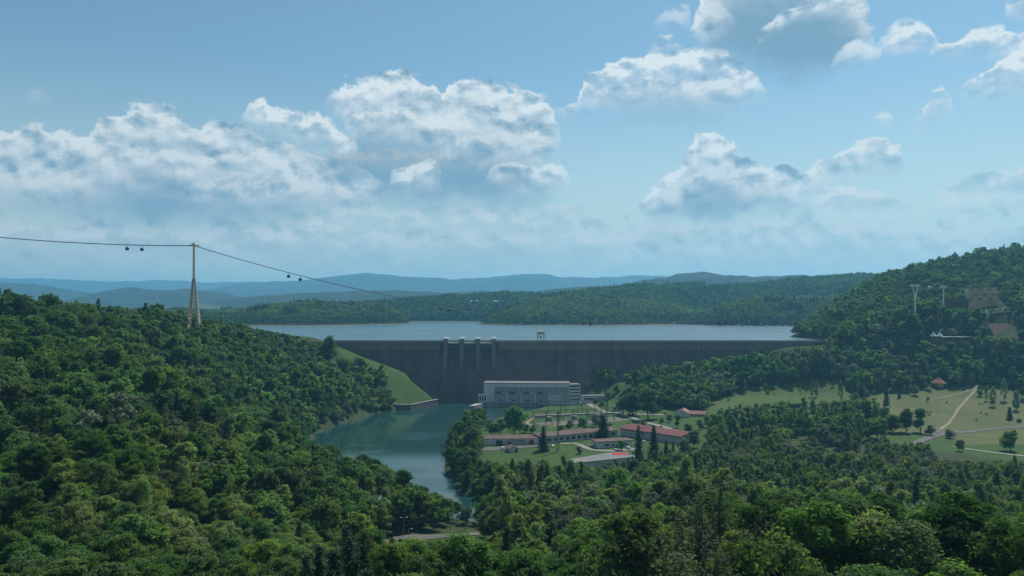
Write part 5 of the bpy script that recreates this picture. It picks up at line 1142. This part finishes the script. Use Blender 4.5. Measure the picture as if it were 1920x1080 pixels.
# single trees and bushes that stand free: (px, ground py, height in px, kind, width factor, label)
FREE = [
 (1019,846,47,'spruce',1.25,'dark dense spruce standing before the middle of the depot office range'),(1131,823,44,'spruce',1.5,'broad dark spruce at the right end of the office range'),
 (1197,862,64,'spruce',1.0,'left of two tall dark spruces before the red-roofed hall'),(1226,862,64,'spruce',1.0,'right of two tall dark spruces before the red-roofed hall'),
 (1249,862,36,'spruce',.9,'small spruce right of the two tall ones below the red-roofed hall'),(1262,868,40,'spruce',.9,'small dark spruce among shrubs at the right end of the hall'),
 (965,818,60,'dark',1.35,'big round tree alone on the river bank below the power station'),(938,815,34,'willow',1.2,'pale rounded tree left of the big round bank tree'),(985,812,20,'mid',1.2,'low bush right of the big round bank tree'),(925,816,24,'mid',1.2,'small bushy tree on the bank left of the pale rounded tree'),
 (1215,786,62,'dark',1.5,'huge dark round tree shading the car park'),(1186,779,46,'dark',1.4,'dark tree left of the huge car-park tree'),(1168,776,36,'dark',1.2,'smaller dark tree at the left edge of the car park'),
 (1271,803,26,'dark',1.0,'small dark round tree on the lawn below the white house'),(1118,757,14,'mid',1.3,'dark bush on the grass slope right of the power station'),(1156,738,19,'willow',1.2,'pale round bush at the top of the grass slope by the dam'),(1110,748,12,'mid',1.3,'low bush on the grass slope nearest the power station'),
 (1068,806,20,'willow',1.3,'pale low tree before the switchyard, left of the dark spruce'),(1092,805,24,'mid',1.2,'bushy tree before the switchyard beside the thin mast'),(1115,800,26,'willow',1.2,'pale bushy tree at the right end of the switchyard'),(1140,812,22,'mid',1.2,'bushy green tree between switchyard and red hall'),
 (1396,736,24,'birch',.9,'slim tree at the upper left of the green meadow'),(1523,745,32,'birch',.8,'left of a slim pair of trees on the green meadow'),(1531,745,28,'birch',.8,'right of a slim pair of trees on the green meadow'),(1576,753,38,'birch',.85,'tall slim tree at the right side of the green meadow'),
 (1603,760,44,'spruce',.9,'tall narrow conifer between the green and the dry meadow, left one'),(1615,761,46,'spruce',.9,'tall narrow conifer between the green and the dry meadow, right one'),(1662,760,34,'spruce',.85,'single narrow conifer on the dry meadow near its upper left'),
 (1739,754,12,'mid',1.3,'low bush beside the thin footpath on the dry meadow'),(1862,762,36,'birch',1.0,'birch standing alone on the upper right of the dry meadow'),(1850,752,26,'birch',1.0,'smaller birch left of the lone birch on the upper right meadow'),
 (1893,787,24,'spruce',1.15,'little dark conifer out on the dry meadow near the right edge'),(1911,792,9,'mid',1.6,'low bush right of the little dark conifer on the meadow'),
 (1637,800,52,'dark',1.05,'dark tree at the left end of the row below the dry meadow'),(1660,803,44,'dark',1.1,'dark tree second in the row below the dry meadow'),(1673,812,38,'dark',1.3,'round dark tree in the middle of the row below the dry meadow'),(1699,811,48,'dark',1.1,'tall oval dark tree fourth in the row below the dry meadow'),(1726,811,50,'dark',1.15,'tall oval dark tree at the right end of the row below the dry meadow'),
 (1895,846,46,'mid',1.05,'bushy tree by the road at the lower right of the meadow'),(1800,846,24,'mid',1.0,'small tree between the road and the paved strip'),(1782,822,18,'willow',1.4,'pale bush at the road junction'),(1744,816,22,'willow',1.4,'pale bush left of the road junction'),
 (1290,814,20,'mid',1.2,'bushy tree on the lawn just below the white house'),(1312,806,22,'willow',1.1,'pale tree on the lawn right of the white house'),(1328,801,26,'mid',1.1,'rounded tree at the right edge of the white house lawn'),(1300,840,36,'mid',1.0,'leafy tree at the right end of the red-roofed hall'),(1283,850,30,'willow',1.1,'pale tree below the right end of the red-roofed hall'),
 (1905,770,36,'birch',1.1,'loose birch clump at the right edge above the little dark conifer'),(1882,752,40,'birch',1.0,'tall birch at the upper right corner of the dry meadow'),(1916,748,42,'dark',1.0,'dark tree at the right edge behind the upper meadow'),(1836,743,15,'mid',1.2,'low bushy tree beside the top of the dirt track'),(1716,742,18,'mid',1.2,'round bush below the rail fence at the meadow edge'),
 (1240,800,18,'mid',1.2,'small round tree between the car park and the red-roofed hall'),(1205,800,15,'willow',1.3,'pale shrub on the bank below the huge car-park tree'),(1255,792,16,'mid',1.1,'small tree on the lawn left of the white house'),(1180,803,14,'mid',1.4,'low shrub at the back corner of the red-roofed hall'),(1345,812,30,'dark',1.0,'dark tree at the lower right corner of the white house lawn'),(1332,838,32,'birch',1.3,'slender tree beside the blue car'),(1108,745,14,'willow',1.3,'pale scrub on the slope above the forecourt'),(1140,748,15,'mid',1.3,'green scrub halfway up the slope by the dam'),(1128,762,12,'mid',1.5,'low scrub beside the pale road from the power station'),(918,806,22,'willow',1.3,'pale willow on the bank nearest the tailrace'),(1052,812,18,'mid',1.3,'bushy tree behind the office range left of the mast'),(1112,818,20,'willow',1.2,'pale tree behind the right part of the office range'),
 (1098,812,16,'mid',1.5,'low rounded bush behind the office range by the thin mast'),(1000,812,17,'willow',1.4,'pale bush behind the left end of the office range'),(1165,845,20,'mid',1.0,'small tree on the drive left of the tall spruces'),(1085,852,16,'willow',1.3,'low pale bush on the lawn above the flat workshop'),
 (1440,738,8,'mid',1.6,'low shrub on the upper green meadow'),(1465,724,8,'mid',1.6,'low shrub at the top edge of the green meadow'),(1640,747,16,'mid',1.3,'bush at the upper edge of the dry meadow, left of the conifer'),(1686,746,20,'spruce',1.0,'small conifer at the upper edge of the dry meadow'),
 (668,762,22,'willow',1.2,'pale shoreline bush on the left river bank, nearest the wall'),(650,780,30,'willow',1.2,'round grey-green tree at the waterline of the left bank'),(630,792,26,'willow',1.2,'round pale bush at the waterline left of the grey-green tree'),
 (617,658,32,'dark',1.0,'dark tree standing out at the left end of the dam crest'),(12,575,32,'spruce',1.2,'dark pointed tree on the skyline at the far left'),(90,575,30,'dark',1.2,'dark bushy tree on the skyline near the left edge'),(184,580,20,'spruce',.9,'small pointed conifer on the left skyline'),
]
NAMES = {'dark':'broadleaf_tree','mid':'broadleaf_tree','light':'broadleaf_tree','willow':'willow_tree','birch':'birch_tree','spruce':'spruce_tree','pine':'pine_tree'}
def tree_obj(name, key, lod, var, loc, yaw, sx, sz, parts, label, cat, group):
    cm,tm,H,rx = PROTO[(key,lod)][var%len(PROTO[(key,lod)])]
    if not parts:
        o = link(bpy.data.objects.new(name,cm))
    else:
        o = link(bpy.data.objects.new(name,None)); o.empty_display_size = .5
        link(bpy.data.objects.new('crown',cm),o); link(bpy.data.objects.new('trunk',tm),o)
    o.location = tuple(float(q) for q in loc); o.rotation_euler = (0,0,float(yaw)); o.scale = (float(sx),float(sx),float(sz)); return tag(o,label,cat,group)
for i,(px,py,hp,key,wf,lb) in enumerate(FREE):
    Yg = 820 if (px < 620 and py < 600) else None
    g = on_slope(px,{12:690,90:690,184:720,617:1000}[px]) if px in (12,90,184,617) else hit(px,py,420,1100)
    Hm = hp*g[1]/F
    if px in (12,90,184,617): Hm = max(9,HC-(py-hp-YH)*g[1]/F-g[2])
    H0 = PROTO[(key,1)][i%len(PROTO[(key,1)])][2]; s = Hm/H0; bush = hp < 15
    tree_obj('bush' if bush else NAMES[key],key,1,i,g-np.array([0,0,.25*Hm if bush else (.1 if key in ('spruce','birch') else .15*Hm)]),i*1.3,s*wf*(1.45 if key == 'spruce' else 1.15),s*(1 if key in ('spruce','birch') else 1.12),not bush,lb,'bush' if bush else 'tree','trees and bushes standing free in the valley'); BLOCK.append((g[0],g[1],5+.25*Hm))
# tall trees of the near woods that stand out along the bottom of the view: (px, distance, py of the top, kind, width, label)
for i,(px,Y,pt,key,wf,lb) in enumerate([(598,172,1022,'spruce',1.3,'dark spruce at the bottom edge, leftmost of four in a row'),(627,166,1030,'spruce',1.25,'dark spruce at the bottom edge, second of four in a row'),(655,176,1006,'spruce',1.35,'tallest dark spruce of four in a row at the bottom edge'),(684,168,1018,'spruce',1.25,'dark spruce at the bottom edge, rightmost of four in a row'),
 (1275,150,985,'pine',1.5,'grey-brown pine at the bottom, leftmost of five dull pines'),(1312,160,930,'pine',1.2,'tall thin grey-brown pine rising above four dull pines'),(1345,142,1010,'pine',1.5,'low dull pine at the bottom, third of five from the left'),(1392,150,990,'pine',1.4,'grey-brown pine at the bottom, fourth of five from the left'),(1432,146,1002,'pine',1.3,'grey-brown pine at the bottom, rightmost of five dull pines'),
 (1640,138,962,'birch',1.7,'big pale hanging birch low on the right, left of a pair'),(1702,132,978,'birch',1.8,'big pale hanging birch low on the right, right of a pair'),(1480,165,955,'birch',1.3,'upright pale birch between the dull pines and the birch pair'),(950,205,985,'spruce',1.2,'dark spruce above the small grey-roofed building at the bottom'),(1090,190,1000,'mid',1.2,'round bright tree at the bottom right of the small grey-roofed building'),(1560,150,905,'dark',1.25,'huge dark broad tree rising left of the birch pair')]):
    g = on_slope(px,Y); Hm = HC-(pt-YH)*Y/F-g[2]; H0 = PROTO[(key,0)][i%len(PROTO[(key,0)])][2]; s = Hm/H0
    tree_obj(NAMES[key],key,0,i,g-np.array([0,0,.2]),i*1.7,s*wf,s,True,lb,'tree','standout trees of the near woods'); BLOCK.append((g[0],g[1],2.2+.16*Hm)); BLOCK.append((g[0]*.94,g[1]*.94,4.0))
for i in range(40):                                     # small shrubs dotted about the meadows
    u_ = RNG.uniform(0,1); green = i < 24
    px,py = (1345+u_*245,RNG.uniform(727,770)) if green else (1630+u_*280,RNG.uniform(742,800))
    g = hit(px,py,420,1100); key = ('dark','mid','willow')[i%3]; s = RNG.uniform(.08,.2)
    tree_obj('bush',key,2,i,g-np.array([0,0,3*s]),i*1.1,s*1.5,s,False,'small low shrub dotted over the green meadow' if green else 'small low shrub dotted over the dry meadow','bush','shrubs of the green meadow' if green else 'shrubs of the dry meadow')
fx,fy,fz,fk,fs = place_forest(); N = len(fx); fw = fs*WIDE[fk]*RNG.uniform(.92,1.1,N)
fyaw = RNG.uniform(0,6.283,N); fvar = RNG.integers(0,6,N); fsz = fs*RNG.uniform(.9,1.12,N)
nv = np.array([len(PROTO[(k,0)]) for k in KEYS]); fvar = fvar % nv[fk]
fH = np.array([[PROTO[(k,0)][min(v,len(PROTO[(k,0)])-1)][2] for v in range(3)] for k in KEYS])[fk,fvar]*fsz
fR = np.array([[PROTO[(k,0)][min(v,len(PROTO[(k,0)])-1)][3] for v in range(3)] for k in KEYS])[fk,fvar]*fw
# which of them the view shows most of (near to far, marking what each crown covers)
cell = 3.0; cov = np.zeros((int(1080/cell)+1,int(1920/cell)+1),bool); seen = np.zeros(N)
for i in np.argsort(fy):
    y = fy[i]; x0,x1 = CX+F*(fx[i]-fR[i]*.85)/y, CX+F*(fx[i]+fR[i]*.85)/y; y1,y0 = YH-F*(fz[i]+fH[i]*.3-HC)/y, YH-F*(fz[i]+fH[i]*.97-HC)/y
    a,b = int(max(0,x0/cell)),int(min(cov.shape[1]-1,x1/cell)); c,d = int(max(0,y0/cell)),int(min(cov.shape[0]-1,y1/cell))
    if x1 < 0 or x0 > 1920 or y0 > 1080 or y1 < 0 or b < a or d < c: continue
    w = cov[c:d+1,a:b+1]; seen[i] = (~w).sum(); w[:] = True
single = np.zeros(N,bool); groups = {}
for i,k in enumerate(KEYS): groups.setdefault(NAMES[k],[]).append(i)
for nm,ks in groups.items():
    idx = np.nonzero(np.isin(fk,ks) & (seen >= 3))[0]; idx = idx[np.argsort(-seen[idx])][:285 if nm != 'spruce_tree' else 250]; single[idx] = True
def region(px, py, y):
    if y < 330: return 'lower-left wood' if px < 640 else ('lower-middle wood' if px < 1010 else 'lower-right wood')
    if px < 600 and y > 380 and py < 790: return 'left hillside'
    if px < 905: return 'river-bend spur' if y < 620 else 'left river bank'
    if y < 560: return 'river-bend wood' if px < 1250 else 'lower-right valley'
    if y < 760: return 'depot wood' if px < 1330 else 'mid-valley wood'
    return 'dam-foot wood' if px < 1330 else ('meadow stand' if y < 930 and px < 1620 else 'right hillside')
TINT = {'dark':'dark-green leafy','mid':'mid-green leafy','light':'yellow-green leafy','willow':'silvery-green','birch':'pale slender','spruce':'dark conical','pine':'grey-brown sparse'}
buck = {}
for i in np.nonzero(single)[0]:
    px,py = pix(fx[i],fy[i],fz[i]+fH[i]*.7); sz = 'big' if fs[i] > 1.12 else ('small' if fs[i] < .82 else 'medium')
    buck.setdefault((sz,KEYS[fk[i]],region(px,py,fy[i])),[]).append((fy[i],px,i))
flabel = {}
for (sz,key,rg),L in buck.items():
    L.sort(); rows = [L[a:a+12] for a in range(0,len(L),12)]
    for r,row in enumerate(rows):
        for c_,(_,_,i) in enumerate(sorted(row,key=lambda q:q[1])):
            where = f'in {ordinal(r+1)} row of the {rg}' if len(rows) > 1 else f'in the {rg}'
            flabel[i] = f'{sz} {TINT[key]} tree, {ordinal(c_+1)} from left {where}' if len(row) > 1 else f'{sz} {TINT[key]} tree {where}'
GRP = {'broadleaf_tree':'leafy trees of the woods','willow_tree':'silvery willows of the woods','birch_tree':'pale slender trees of the woods','spruce_tree':'dark conifers of the woods','pine_tree':'grey-brown pines of the woods'}
for i in np.nonzero(single)[0]:
    key = KEYS[fk[i]]; nm = NAMES[key]; lod = 0 if fy[i] < 300 else (1 if fy[i] < 700 else 2)
    tree_obj(nm,key,lod,int(fvar[i]),(fx[i],fy[i],fz[i]-.2),fyaw[i],fw[i],fsz[i],fy[i] < 430,flabel[i],'tree',GRP[nm])
# the rest of the woods: one object that sets a tree on every point
def joined(cm, tm, name):
    nv_ = len(cm.vertices); v = np.empty(nv_*3,np.float32); cm.vertices.foreach_get('co',v); tv = np.empty(len(tm.vertices)*3,np.float32); tm.vertices.foreach_get('co',tv)
    me = bpy.data.meshes.new(name); fcs = [tuple(p.vertices) for p in tm.polygons]; allf = [tuple(range(4*k,4*k+4)) for k in range(nv_//4)]+[tuple(q+nv_ for q in f) for f in fcs]
    me.from_pydata(np.concatenate([v,tv]).reshape(-1,3).tolist(),[],allf); me.materials.append(cm.materials[0]); me.materials.append(tm.materials[0])
    me.polygons.foreach_set('material_index',[0]*(nv_//4)+[1]*len(fcs)); me.update(); return me
pc = bpy.data.collections.new('tree kinds'); pick_of = {}; cnt = 0
for lod in (0,1,2):
    for key in KEYS:
        for v,(cm,tm,H,rx) in enumerate(PROTO[(key,lod)]):
            ob = bpy.data.objects.new(f'tree_kind_{cnt:03d}',joined(cm,tm,'tree') if lod < 2 else cm); pc.objects.link(ob); pick_of[(key,lod,v)] = cnt; cnt += 1
def forest(name, P, pick, yaw, scl, label):
    me = bpy.data.meshes.new(name); me.vertices.add(len(P)); me.vertices.foreach_set('co',np.ascontiguousarray(P,np.float32).reshape(-1))
    a = me.attributes.new('pick','INT','POINT'); a.data.foreach_set('value',np.ascontiguousarray(pick,np.int32))
    a = me.attributes.new('turn','FLOAT_VECTOR','POINT'); a.data.foreach_set('vector',np.stack([yaw*0,yaw*0,yaw],1).astype(np.float32).reshape(-1))
    a = me.attributes.new('size','FLOAT_VECTOR','POINT'); a.data.foreach_set('vector',np.ascontiguousarray(scl,np.float32).reshape(-1))
    o = link(bpy.data.objects.new(name,me)); g = bpy.data.node_groups.new('set trees','GeometryNodeTree')
    g.interface.new_socket('Geometry',in_out='INPUT',socket_type='NodeSocketGeometry'); g.interface.new_socket('Geometry',in_out='OUTPUT',socket_type='NodeSocketGeometry')
    gi = g.nodes.new('NodeGroupInput'); go_ = g.nodes.new('NodeGroupOutput'); ip = g.nodes.new('GeometryNodeInstanceOnPoints'); ci = g.nodes.new('GeometryNodeCollectionInfo')
    ci.inputs['Collection'].default_value = pc; ci.inputs['Separate Children'].default_value = True; ci.inputs['Reset Children'].default_value = True
    ip.inputs['Pick Instance'].default_value = True; g.links.new(gi.outputs[0],ip.inputs['Points']); g.links.new(ci.outputs[0],ip.inputs['Instance'])
    for nm,dt,sk in (('pick','INT','Instance Index'),('turn','FLOAT_VECTOR','Rotation'),('size','FLOAT_VECTOR','Scale')):
        na = g.nodes.new('GeometryNodeInputNamedAttribute'); na.data_type = dt; na.inputs['Name'].default_value = nm; g.links.new(na.outputs[0],ip.inputs[sk])
    g.links.new(ip.outputs[0],go_.inputs[0]); md = o.modifiers.new('trees','NODES'); md.node_group = g; return tag(o,label,None,None,'stuff')
r = ~single; L = np.where(fy < 300,0,np.where(fy < 700,1,2))
pk = np.array([pick_of[(KEYS[k],int(l),int(v))] for k,l,v in zip(fk[r],L[r],fvar[r])])
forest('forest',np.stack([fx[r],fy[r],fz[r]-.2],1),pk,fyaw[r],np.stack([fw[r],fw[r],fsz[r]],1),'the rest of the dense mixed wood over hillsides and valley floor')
rng = np.random.default_rng(8); x,y = scatter(-2400,2500,1965,3350,9.6,rng); k = np.abs(x) < .64*y*1.06+40; x,y = x[k],y[k]; z = hz(x,y)
k = z > 78.2
for bx,by,br in FARBLOCK: k &= np.hypot(x-bx,y-by) > br
x,y,z = x[k],y[k],z[k]; n = len(x)
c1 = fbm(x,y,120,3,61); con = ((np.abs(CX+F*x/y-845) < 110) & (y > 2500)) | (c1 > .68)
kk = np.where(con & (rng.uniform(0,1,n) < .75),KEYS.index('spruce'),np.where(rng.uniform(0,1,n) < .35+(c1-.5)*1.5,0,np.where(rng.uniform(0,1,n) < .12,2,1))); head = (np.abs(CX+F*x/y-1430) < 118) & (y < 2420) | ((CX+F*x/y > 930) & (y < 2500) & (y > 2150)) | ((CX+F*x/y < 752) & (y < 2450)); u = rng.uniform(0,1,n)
kk = np.where(head & ~con,np.where(z < 92,0,np.where(u < .45,2,1)),np.where((y > 2550) & (u < .5),0,kk))  # leaf kinds imitate light and shade: pale headland tops, dark shore and back hills
s = rng.uniform(.75,1.2,n)*np.where(con,1.35,1.0)
s = np.where(z < 82,s*.7,s)
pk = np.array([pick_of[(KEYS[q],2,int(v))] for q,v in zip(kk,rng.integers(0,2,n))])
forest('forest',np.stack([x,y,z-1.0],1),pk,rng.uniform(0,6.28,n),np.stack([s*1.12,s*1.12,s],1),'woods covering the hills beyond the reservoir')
print('trees',N,'single',int(single.sum()),'far',n)
